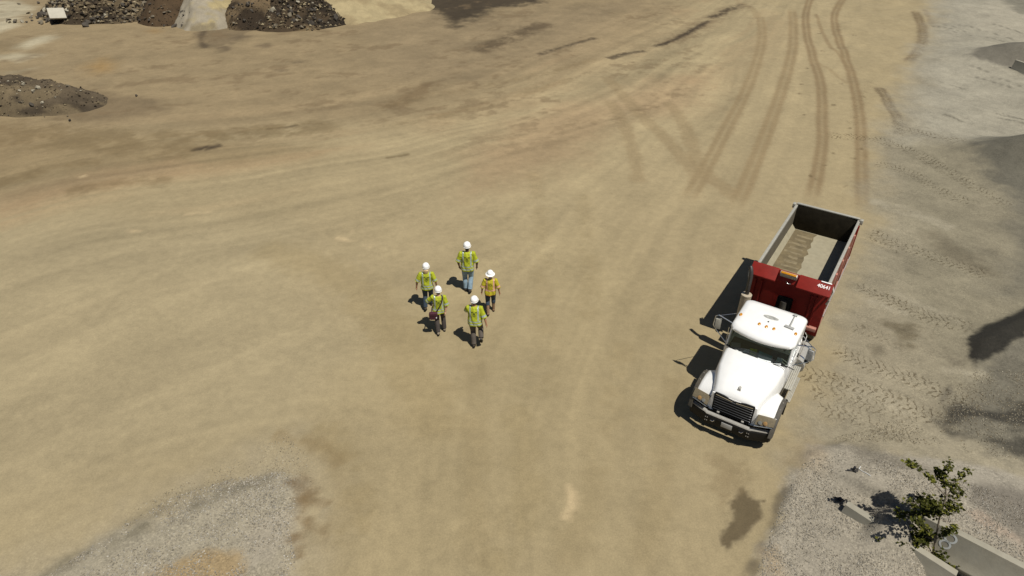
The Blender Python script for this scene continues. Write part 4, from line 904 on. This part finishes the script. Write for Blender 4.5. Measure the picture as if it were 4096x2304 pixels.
# ---- mirrors
for s in (-1, 1):
    b_ = MB(); x1 = s*1.40
    b_.tube([(s*.90, 2.62, 2.30), (s*1.32, 2.60, 2.40), (x1, 2.60, 2.34), (x1+s*.02, 2.60, 2.0), (s*1.30, 2.60, 1.86), (s*.93, 2.68, 1.60)], .016, 8)
    b_.tube([(s*.88, 2.0, 2.28), (s*1.30, 2.58, 2.38)], .010, 6); b_.tube([(s*.94, 2.72, 1.62), (s*.94, 2.72, 2.2)], .013, 6)
    mo = thing_part('mirror'); part(b_, 'bracket', 'chrome', mo)
    q = MB().box((s*1.30, 2.60, 2.10), (.17, .07, .36), Matrix.Rotation(s*.25, 3, 'Z'), .02); hs = part(q, 'housing', 'rail' if s > 0 else 'plastic_grey', mo)
    q = MB().box((s*1.292, 2.56, 2.10), (.14, .008, .32), Matrix.Rotation(s*.25, 3, 'Z')); part(q, 'mirror_glass', 'chrome', mo)
    q = MB().lathe([(.07, 0), (.06, .03), (.02, .045)], 14, Matrix.Translation((s*1.27, 2.60, 1.86)) @ Matrix.Rotation(math.pi/2, 4, 'X')); part(q, 'spot_mirror', 'black', mo)
# ---- exhaust with heat shield (its right side)
ex = MB().tube([(1.0, .95, .75), (1.0, .95, 2.28)], .155, 20); ms = part(ex, 'muffler', 'heatshield')
q = MB().lathe([(.16, 0), (.16, .03), (.06, .05)], 20, Matrix.Translation((1.0, .95, 2.27))); part(q, 'muffler_cap', 'heatshield', ms)
q = MB().tube([(1.0, .95, 2.28), (1.0, .95, 2.75), (1.005, .94, 2.92), (1.03, .90, 3.06), (1.07, .86, 3.15), (1.11, .82, 3.20)], [.062]*6, 14); part(q, 'exhaust_stack', 'soot')
q = MB().box((.95, .45, .85), (.22, .5, .7), None, .02); part(q, 'air_cleaner', 'plastic_grey')
# ---- tank and steps (its left side)
q = MB().tube([(-.93, .35, .66), (-.93, 1.35, .66)], .26, 22); ft = part(q, 'fuel_tank', 'steel')
for y in (.55, 1.15):
    q = MB().tube([(-.93, y-.03, .66), (-.93, y+.03, .66)], .268, 22); part(q, 'tank_strap', 'chrome', ft)
for (y0, y1, z, x, w) in ((1.52, 2.72, .78, -1.03, .20), (1.62, 2.85, .46, -1.13, .15)):
    for k in range(4):
        q = MB().box((x-w/2+w*(k+.5)/4, (y0+y1)/2, z), (w/4-.008, y1-y0, .04), None, .006); part(q, 'step_plank', 'rail')
q = MB().box((-.88, 2.1, .64), (.06, 1.1, .46), None, .01); part(q, 'battery_box', 'steel')
q = MB().tube([(-.95, 1.62, 1.0), (-1.0, 1.60, 1.5), (-1.02, 1.60, 2.0), (-.95, 1.62, 2.1)], .014, 8); part(q, 'grab_rail', 'chrome')
# ---- dump body
FZ, RZ, LB = 1.97, 2.86, -4.72
body = thing_part('dump_body')
fl = MB().box((0, LB/2, FZ-.03), (2.06, -LB, .06)); part(fl, 'bed_floor', 'bed', body)
for s in (-1, 1):
    inn, out = 1.02, 1.07
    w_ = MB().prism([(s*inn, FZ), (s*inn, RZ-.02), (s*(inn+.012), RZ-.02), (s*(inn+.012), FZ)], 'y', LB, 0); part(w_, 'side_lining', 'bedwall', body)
    fz = MB().prism([(s*1.02, FZ), (s*1.02, FZ+.17), (s*.88, FZ+.002)], 'y', LB+.02, -.02); part(fz, 'floor_fillet', 'bed', body)
    o_ = MB().prism([(s*(inn+.014), 1.30), (s*(inn+.014), RZ-.06), (s*out, RZ-.06), (s*out, 1.30)], 'y', LB, 0); sw_ = part(o_, 'side_wall', 'red_dusty_sunlit', body)
    r_ = MB().box((s*1.05, LB/2, RZ), (.085, -LB+.06, .10), None, .012); part(r_, 'top_rail', 'rail', body)
    r_ = MB().box((s*1.10, LB/2, 1.38), (.10, -LB, .14), None, .01); part(r_, 'lower_rail', 'red_dusty_sunlit', body)
    for y in (-.10, -1.0, -1.95, -2.9, -3.85, -4.62):
        q = MB().box((s*1.095, y, 2.10), (.075, .12, 1.30), None, .008); part(q, 'rib', 'red_dusty_sunlit' if y > -4 else 'red', sw_)
    q = MB().tube([(s*1.16, -.06, RZ-.02), (s*1.24, .10, RZ-.12), (s*1.20, .22, RZ-.36), (s*1.15, .16, RZ-.55)], .028, 8); part(q, 'tarp_arm', 'rail', body)
    q = MB().box((s*1.13, LB+.02, RZ+.02), (.10, .16, .16), None, .01); part(q, 'tailgate_hinge', 'rail', body)
    q = MB().tube([(s*1.15, -.2, 1.62), (s*1.15, LB+.3, 1.62)], .018, 6); part(q, 'tarp_rail', 'steel', body)
rgd = random.Random(77); pl_ = [(.87, LB+.04)]+[(.87, -.05)]+[(.02+rgd.uniform(-.06, .06)+.12*k_/18, -.05+(LB+.09)*k_/18) for k_ in range(19)]
part(MB().prism([(a, b) for a, b in pl_], 'z', FZ+.001, FZ+.006), 'dirt_layer', 'bed_dirt', body, flat=True)
for k_ in range(9):
    yy = -1.7-.33*k_; q = MB().loft([[V3((x_, yy+rgd.uniform(-.03, .03), FZ+.006)), V3((x_, yy+.05, FZ+.02)), V3((x_, yy+.11+rgd.uniform(0, .05), FZ+.006))] for x_ in (.84-rgd.random()*.25, .6, .45, .2+rgd.uniform(-.12, .15))]); part(q, 'dirt_ridge', 'bed_ridge', body)
tg = MB().box((0, LB-.05, (FZ+RZ)/2+.02), (2.10, .09, RZ-FZ+.16), None, .01); t1 = part(tg, 'tailgate', 'tailgate', body)
q = MB().box((0, LB-.05, RZ+.085), (2.12, .11, .04), None, .008); part(q, 'tailgate_rail', 'rail', t1)
for x in (-.7, 0, .7): q = MB().box((x, LB-.12, 2.3), (.12, .07, 1.1), None, .01); part(q, 'tailgate_rib', 'red', t1)
# bulkhead, visor
bk = MB().box((0, .03, (1.0+2.93)/2), (2.30, .06, 1.93), None, .008); b0 = part(bk, 'bulkhead', 'red', body)
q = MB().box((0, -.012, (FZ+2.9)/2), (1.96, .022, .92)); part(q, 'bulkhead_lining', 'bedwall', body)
VA, VB = 2.95, 2.66                                       # visor: upper rear edge, lower front edge
def visor(x0, x1): return MB().loft([[V3((x, .0, VA)), V3((x, .06, VA)), V3((x, .335, VB+.02)), V3((x, .335, VB-.02)), V3((x, .0, VA-.06))] for x in (x0, x1)])
for x0, x1 in ((.40, 1.19), (-1.19, -.22)): part(visor(x0, x1), 'visor', 'red', body, bevel=.006)
nt_ = MB().loft([[V3((x, .065, 2.90)), V3((x, .16, 2.62)), V3((x, .065, 2.60))] for x in (-.20, .38)]); part(nt_, 'visor_notch', 'red', body)
lb = MB().box((.085, .115, 2.865), (.50, .10, .20), Matrix.Rotation(-.55, 3, 'X'), .01); l0 = part(lb, 'light_box', 'rail', body)
q = MB().box((.085, .150, 2.900), (.455, .07, .165), Matrix.Rotation(-.55, 3, 'X'), .01); part(q, 'amber_lamp', 'amber', l0)
q = MB().tube([(.10, .17, 2.66), (.03, .19, 2.62), (-.04, .17, 2.63)], .014, 6); part(q, 'latch', 'chrome', body)
hole = MB().box((0, .065, 1.72), (.46, .02, .72), None, .06); part(hole, 'cylinder_opening', 'black', b0)
q = MB().tube([(0, .35, .9), (0, .22, 2.0)], [.12, .10], 14); part(q, 'hoist_cylinder', 'darksteel', b0)
for x in (-.72, -.86): q = MB().box((x, .085, 1.75), (.05, .05, 1.35), None, .008); part(q, 'bulkhead_rib', 'red', b0)
for x in (.80, 1.0): q = MB().box((x, .085, 1.75), (.05, .05, 1.35), None, .008); part(q, 'bulkhead_rib', 'red', b0)
q = MB().box((-.6, .12, 1.28), (1.0, .14, .12), None, .01); part(q, 'lower_beam', 'red_dusty_sunlit', b0)
sf = MB().box((0, LB/2, 1.80), (1.5, -LB, .20)).box((0, LB/2-.2, 1.5), (.9, -LB-.6, .45)); part(sf, 'subframe', 'darksteel', body)
for s in (-1, 1): q = MB().box((s*.80, -3.45, .55), (.50, .03, .75), Matrix.Rotation(-.08, 3, 'X')); part(q, 'mudflap', 'black')
# fleet number on the visor, in the visor's own plane
def text_mesh(s, size):
    cu = bpy.data.curves.new('t', 'FONT'); cu.body = s; cu.size = size; cu.align_x = 'CENTER'; cu.align_y = 'CENTER'; cu.extrude = .001; cu.offset = size*.018
    o = bpy.data.objects.new('t', cu); COL.objects.link(o); bpy.context.view_layer.update()
    me = bpy.data.meshes.new_from_object(o.evaluated_get(bpy.context.evaluated_depsgraph_get())); bpy.data.objects.remove(o); return me
tm = text_mesh('40641', .15); num = mesh_obj('fleet_number', tm, MAT['text'], body)
xa = V3((-1, 0, 0)); down = (V3((0, .335, VB+.02))-V3((0, .06, VA))).normalized(); ya = -down; za = xa.cross(ya)
if za.z < 0: za = -za
M = Matrix((xa, ya, za)).transposed().to_4x4(); M.translation = V3((-.95, .06, VA))+down*.13+za*.004; num.matrix_local = M
q = MB().box((-.98, .05, VA+.012), (.30, .05, .012), None, .004); part(q, 'reflective_tape', 'text', body)

# ------------------------------------------------------------------ people walking away
def evalmesh(mb, voxel, name, smooth_it=6):
    bm = mb.bm; bmesh.ops.recalc_face_normals(bm, faces=bm.faces); me = bpy.data.meshes.new(name); bm.to_mesh(me); bm.free()
    o = bpy.data.objects.new(name, me); COL.objects.link(o); md = o.modifiers.new('r', 'REMESH'); md.mode = 'VOXEL'; md.voxel_size = voxel; md.use_smooth_shade = True
    if smooth_it: ms_ = o.modifiers.new('s', 'SMOOTH'); ms_.iterations = smooth_it; ms_.factor = .5
    bpy.context.view_layer.update(); out = bpy.data.meshes.new_from_object(o.evaluated_get(bpy.context.evaluated_depsgraph_get())); bpy.data.objects.remove(o); bpy.data.meshes.remove(me)
    out.name = name; return out
def blob(mb, c, r):
    b = bmesh.new(); bmesh.ops.create_icosphere(b, subdivisions=2, radius=1); bmesh.ops.scale(b, vec=r if isinstance(r, tuple) else (r, r, r), verts=b.verts); bmesh.ops.translate(b, vec=c, verts=b.verts); mb.merge(b)
def hand(mb, wrist, d, side, curl=.5):
    """palm and five bent fingers hanging along d; side=+1 for the right hand"""
    d = d.normalized(); lat = V3((0, 1, 0))-d*d.y; lat.normalize(); nrm = d.cross(lat)*side        # lat: thumb side (forward)
    pc = wrist+d*.05; mb.tube([wrist-d*.02, wrist+d*.02, wrist+d*.055, wrist+d*.09], [(.026, .020), (.030, .018), (.036, .017), (.034, .015)], 8)
    for k, (o_, l) in enumerate(((.030, .070), (.010, .080), (-.010, .074), (-.029, .058))):
        b = wrist+d*.085+lat*o_; inw = -nrm
        p1 = b+d*l*.45; p2 = p1+(d*.85+inw*curl)*l*.33; p3 = p2+(d*.5+inw*curl*1.5)*l*.3
        mb.tube([b-d*.02, b, p1, p2, p3], [.0095, .0098, .0092, .0085, .007], 6)
    b = wrist+d*.035+lat*.026; mb.tube([b-lat*.012, b+lat*.016+d*.012, b+lat*.026+d*.038, b+lat*.022+d*.062], [.012, .0115, .010, .008], 6)
def person(label, x, y, h, face, J, top, stripe, trouser, bootm, skin, hair, bootlen=.10, hatbrim='cap', pony=False, bands='two', vz=.80, girth=1.0):
    """J: joints of the pose at 1.80 m (hat on), local +Y is the walking direction, +X its right"""
    root = thing('person', label, 'person', (x, y, gz(x, y)), face); sc = h/1.80; root.scale = (sc, sc, sc)
    lean = J.get('lean', 0.); LX = J.get('sway', 0.)
    def up(px, py, pz): return V3((px+LX*(pz-.9), py+lean*(pz-.9), pz))
    L = {k: V3(v) for k, v in J.items() if isinstance(v, tuple)}
    hip = {-1: V3((-.095, 0, .90)), 1: V3((.095, 0, .90))}; sh = {-1: up(-.185, 0, 1.405), 1: up(.185, 0, 1.405)}
    # body: one skin surface
    b = MB()
    b.tube([up(0, 0, .88), up(0, .0, 1.0), up(0, .01, 1.2), up(0, .005, 1.36), up(0, -.005, 1.43), up(0, 0, 1.47)], [(.155, .105), (.145, .10), (.165, .105), (.16, .10), (.11, .075), (.06, .055)], 14)
    b.tube([up(0, 0, 1.42), up(0, .01, 1.50), up(0, .02, 1.56)], [.062, .056, .058], 10)
    hc = up(0, .03, 1.625)
    blob(b, hc, (.076, .098, .115)); blob(b, hc+V3((0, .03, -.055)), (.055, .065, .06)); b.tube([hc+V3((0, .09, .02)), hc+V3((0, .115, -.018)), hc+V3((0, .095, -.03))], [.010, .016, .014], 6)
    for s in (-1, 1):
        blob(b, hc+V3((s*.078, -.005, -.005)), (.012, .024, .034)); blob(b, hc+V3((s*.03, .083, .012)), (.016, .012, .010))
        el, wr = L['elbR' if s > 0 else 'elbL'], L['wrR' if s > 0 else 'wrL']
        b.tube([sh[s]-V3((s*.05, 0, 0)), sh[s], sh[s].lerp(el, .4), el, el.lerp(wr, .35), wr.lerp(el, .12), wr], [.06, .056, .050, .040, .041, .030, .026], 10)
        hand(b, wr, (wr-el), s)
        kn, an = L['knR' if s > 0 else 'knL'], L['anR' if s > 0 else 'anL']
        b.tube([hip[s]+V3((0, 0, .04)), hip[s], hip[s].lerp(kn, .5), kn, kn.lerp(an, .35), an.lerp(kn, .1), an], [.085, .09, .078, .055, .056, .040, .038], 10)
    for s in (-1, 1): b.tube([hc+V3((s*.012-.012, .098, -.052)), hc+V3((s*.012+.012, .098, -.052))], .006, 6)
    body_ = mesh_obj('body', evalmesh(b, .0085, 'body', 3), MAT[skin], root)
    # trousers
    t = MB(); t.tube([up(0, 0, 1.0), V3((0, 0, .93)), V3((0, -.005, .87)), V3((0, 0, .80))], [(.165, .118), (.175, .125), (.172, .128), (.10, .10)], 16)
    for s in (-1, 1):
        kn, an = L['knR' if s > 0 else 'knL'], L['anR' if s > 0 else 'anL']; e_ = an.lerp(kn, bootlen if bootlen > .12 else 0.0)
        gt = 1+.6*(girth-1)
        t.tube([hip[s]+V3((0, 0, .0)), hip[s].lerp(kn, .25), hip[s].lerp(kn, .6), kn+V3((0, .006, 0)), kn.lerp(e_, .45)+V3((0, -.01, 0)), kn.lerp(e_, .85), e_], [.108*gt, .106*gt, .096*gt, .082*gt, .080*gt, .076*gt, .078*gt], 12)
    mesh_obj('trousers', evalmesh(t, .011, 'trousers'), MAT[trouser], root)
    # boots
    for s in (-1, 1):
        kn, an = L['knR' if s > 0 else 'knL'], L['anR' if s > 0 else 'anL']; dn = (an-kn).normalized(); pitch_ = J.get('ftR' if s > 0 else 'ftL', 0.)
        fw = V3((0, math.cos(pitch_), math.sin(pitch_))); dw = V3((0, math.sin(pitch_), -math.cos(pitch_))); o_ = V3((s*.012, 0, 0))
        m_ = MB(); m_.tube([an-dn*(.44*bootlen if bootlen > .12 else .06), an, an+dw*.03], [(.062 if bootlen > .12 else .052), .050, .046], 10)
        m_.tube([an+dw*.045-fw*.065+o_*0, an+dw*.045-fw*.03, an+dw*.05+fw*.05+o_, an+dw*.055+fw*.13+o_, an+dw*.06+fw*.175+o_], [(.036, .038), (.042, .044), (.046, .038), (.047, .030), (.030, .020)], 12)
        bo = mesh_obj('boot', evalmesh(m_, .008, 'boot', 3), MAT[bootm], root)
        so_ = MB(); so_.loft([[an+dw*(.072+dz)+fw*a+V3((w_, 0, 0)) for a, w_ in ((-.10, -.03), (-.10, .03), (0, .046), (.11, .050), (.19, .030), (.20, 0), (.19, -.030), (.11, -.050), (0, -.046))] for dz in (0, .022)]); so_.build('sole', MAT['black'], bo)
    # vest
    v = MB(); ry = 1.0
    v.tube([up(0, 0, vz), up(0, 0, vz+.02), up(0, 0, .95), up(0, 0, 1.10), up(0, .0, 1.25), up(0, 0, 1.36), up(0, -.005, 1.43), up(0, 0, 1.465)], [(.205, .155), (.215, .162), (.205, .152), (.195, .14), (.20, .138), (.195, .13), (.145, .095), (.07, .065)], 20)
    for q_ in v.bm.verts: q_.co.x *= girth; q_.co.y *= girth
    slv = {}
    for s in (-1, 1):
        el = L['elbR' if s > 0 else 'elbL']; wr = L['wrR' if s > 0 else 'wrL']; a0 = sh[s]-V3((s*.06, 0, .01)); e2 = el+(wr-el).normalized()*.02
        v.tube([a0, sh[s], sh[s].lerp(e2, .45), e2.lerp(sh[s], .12), e2], [.082, .085, .082, .088, .092], 12); slv[s] = (sh[s], e2)
    vm = evalmesh(v, .0095, 'vest', 5); n = len(vm.vertices); cv = np.empty(n*3, np.float32); vm.vertices.foreach_get('co', cv); cv = cv.reshape(-1, 3)
    # soft folds in the cloth
    nv = np.empty(n*3, np.float32); vm.vertices.foreach_get('normal', nv); nv = nv.reshape(-1, 3); sd_ = abs(hash(label)) % 5 if False else len(label) % 5
    f_ = (fbm(cv[:, 0]*9+7*sd_+cv[:, 1]*5, cv[:, 2]*5+cv[:, 0]*3, 3, sd_)-.5)*.045+np.sin(cv[:, 0]*44+cv[:, 2]*6+sd_)*.006*np.clip((1.15-cv[:, 2])*3, 0, 1)
    cv = cv+nv*f_[:, None]; vm.vertices.foreach_set('co', cv.ravel()); vm.update()
    F = len(vm.polygons); c = np.empty(F*3, np.float32); vm.polygons.foreach_get('center', c); c = c.reshape(-1, 3); idx = np.zeros(F, np.int32)
    lx = c[:, 0]-LX*(c[:, 2]-.9); z = c[:, 2]
    tors = np.abs(lx) < .225*girth
    for s in (-1, 1):
        p, e2 = slv[s]; d = np.array(e2-p); l2 = (d**2).sum(); t_ = ((c-np.array(p))@d)/l2; dist = np.linalg.norm(c-np.array(p)-np.clip(t_, 0, 1.1)[:, None]*d, axis=1)
        on = (dist < .115) & (t_ > .30) & (lx*s > .17); tors &= ~on
        idx[on & (t_ > .70) & (t_ < .88)] = 1
    w = .024
    idx[tors & (np.abs(np.abs(lx)-.125) < w) & (z > (1.02 if bands == 'two' else 1.0))] = 1
    if bands == 'two':
        idx[tors & (np.abs(z-.98) < w) | (tors & (np.abs(z-.885) < w))] = 1
    else: idx[tors & (np.abs(z-1.03) < w)] = 1; idx[tors & (z < vz+.025)] = 3
    bk_ = c[:, 1]-lean*(z-.9) < .02
    lg = np.zeros(F, bool)
    if bands == 'two':
        for ex_ in (-.062, .062): lg |= ((lx-ex_)/.030)**2+((z-1.315)/.018)**2 < 1
        rr = np.hypot(lx/.046, (z-1.215)/.052); lg |= (rr < 1) & (rr > .66); lg |= (np.abs(lx) < .03) & (np.abs(z-1.285) < .009); lg |= (np.hypot(np.abs(lx)-.030, z-1.275) < .011); lg |= (np.abs(lx) < .012) & (np.abs(z-1.235) < .012)
    else:
        rr = np.hypot(lx/.058, (z-1.27)/.06); lg |= (rr < 1) & (rr > .80); lg |= (np.abs(np.abs(lx)-(1.31-z)*.5) < .008) & (rr < .8) & (z < 1.31)
    idx[lg & bk_ & tors] = 2
    vm.polygons.foreach_set('material_index', idx)
    mesh_obj('vest', vm, [MAT[top], MAT[stripe], MAT['logo'], MAT['trim']], root)
    # hair, hat
    hb_ = MB(); blob(hb_, hc+V3((0, -.020, -.010)), (.084, .090, .098))
    if pony: hb_.tube([hc+V3((0, -.07, -.02)), hc+V3((.0, -.115, -.06)), hc+V3((0, -.105, -.15)), hc+V3((0, -.085, -.21))], [(.088, .05), (.090, .045), (.082, .038), (.05, .022)], 10)
    mesh_obj('hair', evalmesh(hb_, .010, 'hair', 2), MAT[hair], root)
    M = Matrix.Translation(hc+V3((0, -.005, .035))) @ Matrix.Rotation(J.get('nod', 0.), 4, 'X') @ Matrix.Diagonal((1, 1.16, 1, 1))
    prof = [(.112, -.008), (.118, .0), (.117, .035), (.108, .075), (.088, .108), (.055, .130), (.02, .138), (.002, .139)]
    ht = MB().lathe(prof, 28, M); hat = ht.build('hard_hat', MAT['hat'], root, ang=60)
    if hatbrim == 'full': q = MB().lathe([(.112, -.004), (.165, -.020), (.168, -.014), (.115, .008)], 32, M)
    else:
        q = MB(); rings = []
        for k in range(32):
            a = 2*math.pi*k/32; e_ = .012+.050*max(0, math.sin(a))**1.5
            rings.append([M @ V3(((.112+dx)*math.cos(a), (.112+dx)*math.sin(a), zz)) for dx, zz in ((0, .006), (e_, -.012), (e_+.002, -.018), (0, -.008))])
        rings.append(rings[0]); q.loft(rings, cap=False)
    q.build('brim', MAT['hat'], hat, ang=60)
    q = MB()
    for o_ in (-.022, 0, .022): q.tube([M @ V3((o_, .118*math.cos(a)*.93, .03+.115*math.sin(a))) for a in [math.radians(15+150*k/12) for k in range(13)]], .006, 6)
    q.build('ridge', MAT['hat'], hat, ang=60)
    if bands == 'one': pass
    return root
PEO = {}
PEO['p1'] = person('person in light blue jeans and lime vest walking ahead of the other four', -1.60, 20.55, 1.99, -.02, dict(elbL=(-.30, -.03, 1.13), wrL=(-.27, .03, .90), elbR=(.31, -.02, 1.13), wrR=(.30, .05, .90), knL=(-.10, .06, .49), anL=(-.075, -.02, .09), knR=(.10, .06, .50), anR=(.075, -.16, .13), ftR=-.45, lean=.03, nod=-.05), 'vest', 'stripe', 'jeans', 'boot', 'skin2', 'hair_dark', girth=1.06)
PEO['p2'] = person('person with long fair hair in lime vest, partly behind the one with the bag', -2.93, 19.45, 1.80, .05, dict(elbL=(-.33, -.03, 1.13), wrL=(-.36, -.02, .88), elbR=(.30, -.06, 1.14), wrR=(.31, .06, .93), knL=(-.09, .02, .49), anL=(-.09, -.20, .14), ftL=-.5, knR=(.10, .14, .50), anR=(.09, .16, .09), lean=.03), 'vest', 'stripe', 'jeans2', 'boot', 'skin', 'hair_fair', pony=True)
PEO['p3'] = person('person in lime vest and dark trousers carrying a maroon shoulder bag', -2.40, 18.10, 1.77, .12, dict(elbL=(-.36, .10, 1.20), wrL=(-.26, .30, 1.12), elbR=(.27, -.06, 1.12), wrR=(.22, -.10, .88), knL=(-.08, .05, .49), anL=(-.06, -.20, .11), ftL=-.35, knR=(.13, .13, .50), anR=(.15, .02, .10), lean=.04, sway=.02), 'vest', 'stripe', 'darktrouser', 'bootgrey', 'skin3', 'hair_dark')
PEO['p4'] = person('person in yellow vest with pink stripes, full brimmed hat and tall brown boots', -.74, 19.22, 1.69, .03, dict(elbL=(-.28, -.02, 1.13), wrL=(-.31, .02, .90), elbR=(.29, -.05, 1.13), wrR=(.33, -.03, .90), knL=(-.10, .02, .48), anL=(-.09, -.22, .12), ftL=-.4, knR=(.11, .12, .50), anR=(.11, .08, .09), lean=.03), 'vest2', 'stripe2', 'jeans2', 'boottan', 'skin', 'hair_dark', bootlen=.62, hatbrim='full', bands='one', vz=.82)
PEO['p5'] = person('person in lime vest and grey brown trousers stepping off with one heel raised', -1.17, 17.45, 1.84, -.10, dict(elbL=(-.31, .14, 1.19), wrL=(-.20, .34, 1.17), elbR=(.31, -.05, 1.12), wrR=(.36, -.08, .90), knL=(-.08, .04, .50), anL=(-.03, -.16, .10), ftL=-.12, knR=(.15, .16, .52), anR=(.20, -.12, .34), ftR=-1.0, lean=.06, sway=-.03), 'vest', 'stripe', 'khaki', 'boot', 'skin', 'hair_dark', girth=1.13)
# shoulder bag carried on the back hip
p3 = PEO['p3']; bag = thing('shoulder_bag', 'maroon canvas shoulder bag hanging at the hip of a person', 'bag', p3.location, p3.rotation_euler.z); bag.scale = p3.scale
q = MB(); 
for k in range(1): q.loft([[V3((-.19+sx*x_*1.25, -.225+y_*1.2, .70+z_*1.25)) for x_, z_ in ((-.11, .03), (-.085, .0), (.085, .0), (.11, .03), (.115, .15), (.10, .20), (-.10, .20), (-.115, .15))] for y_, sx in ((-.055, .85), (-.04, 1.0), (.03, 1.0), (.05, .9))])
q.build('pouch', MAT['maroon'], bag, ang=50, bevel=.012)
q = MB().box((-.19, -.298, .895), (.26, .012, .12), Matrix.Rotation(.08, 3, 'X'), .005).build('flap', MAT['maroon'], bag)
q = MB(); sp_ = [(-.12, -.20, .90), (-.05, -.185, 1.0), (.04, -.175, 1.15), (.11, -.165, 1.30), (.15, -.12, 1.43), (.14, -.02, 1.475), (.10, .09, 1.42), (.02, .165, 1.25), (-.12, .185, 1.05), (-.22, .10, .93), (-.25, -.10, .90), (-.28, -.2, .88)]
q.tube(sp_, [(.020, .006)]*len(sp_), 8); q.build('strap', MAT['strap'], bag)
q = MB().box((-.09, -.298, .78), (.03, .01, .05), None, .003).build('tag', MAT['paper'], bag)
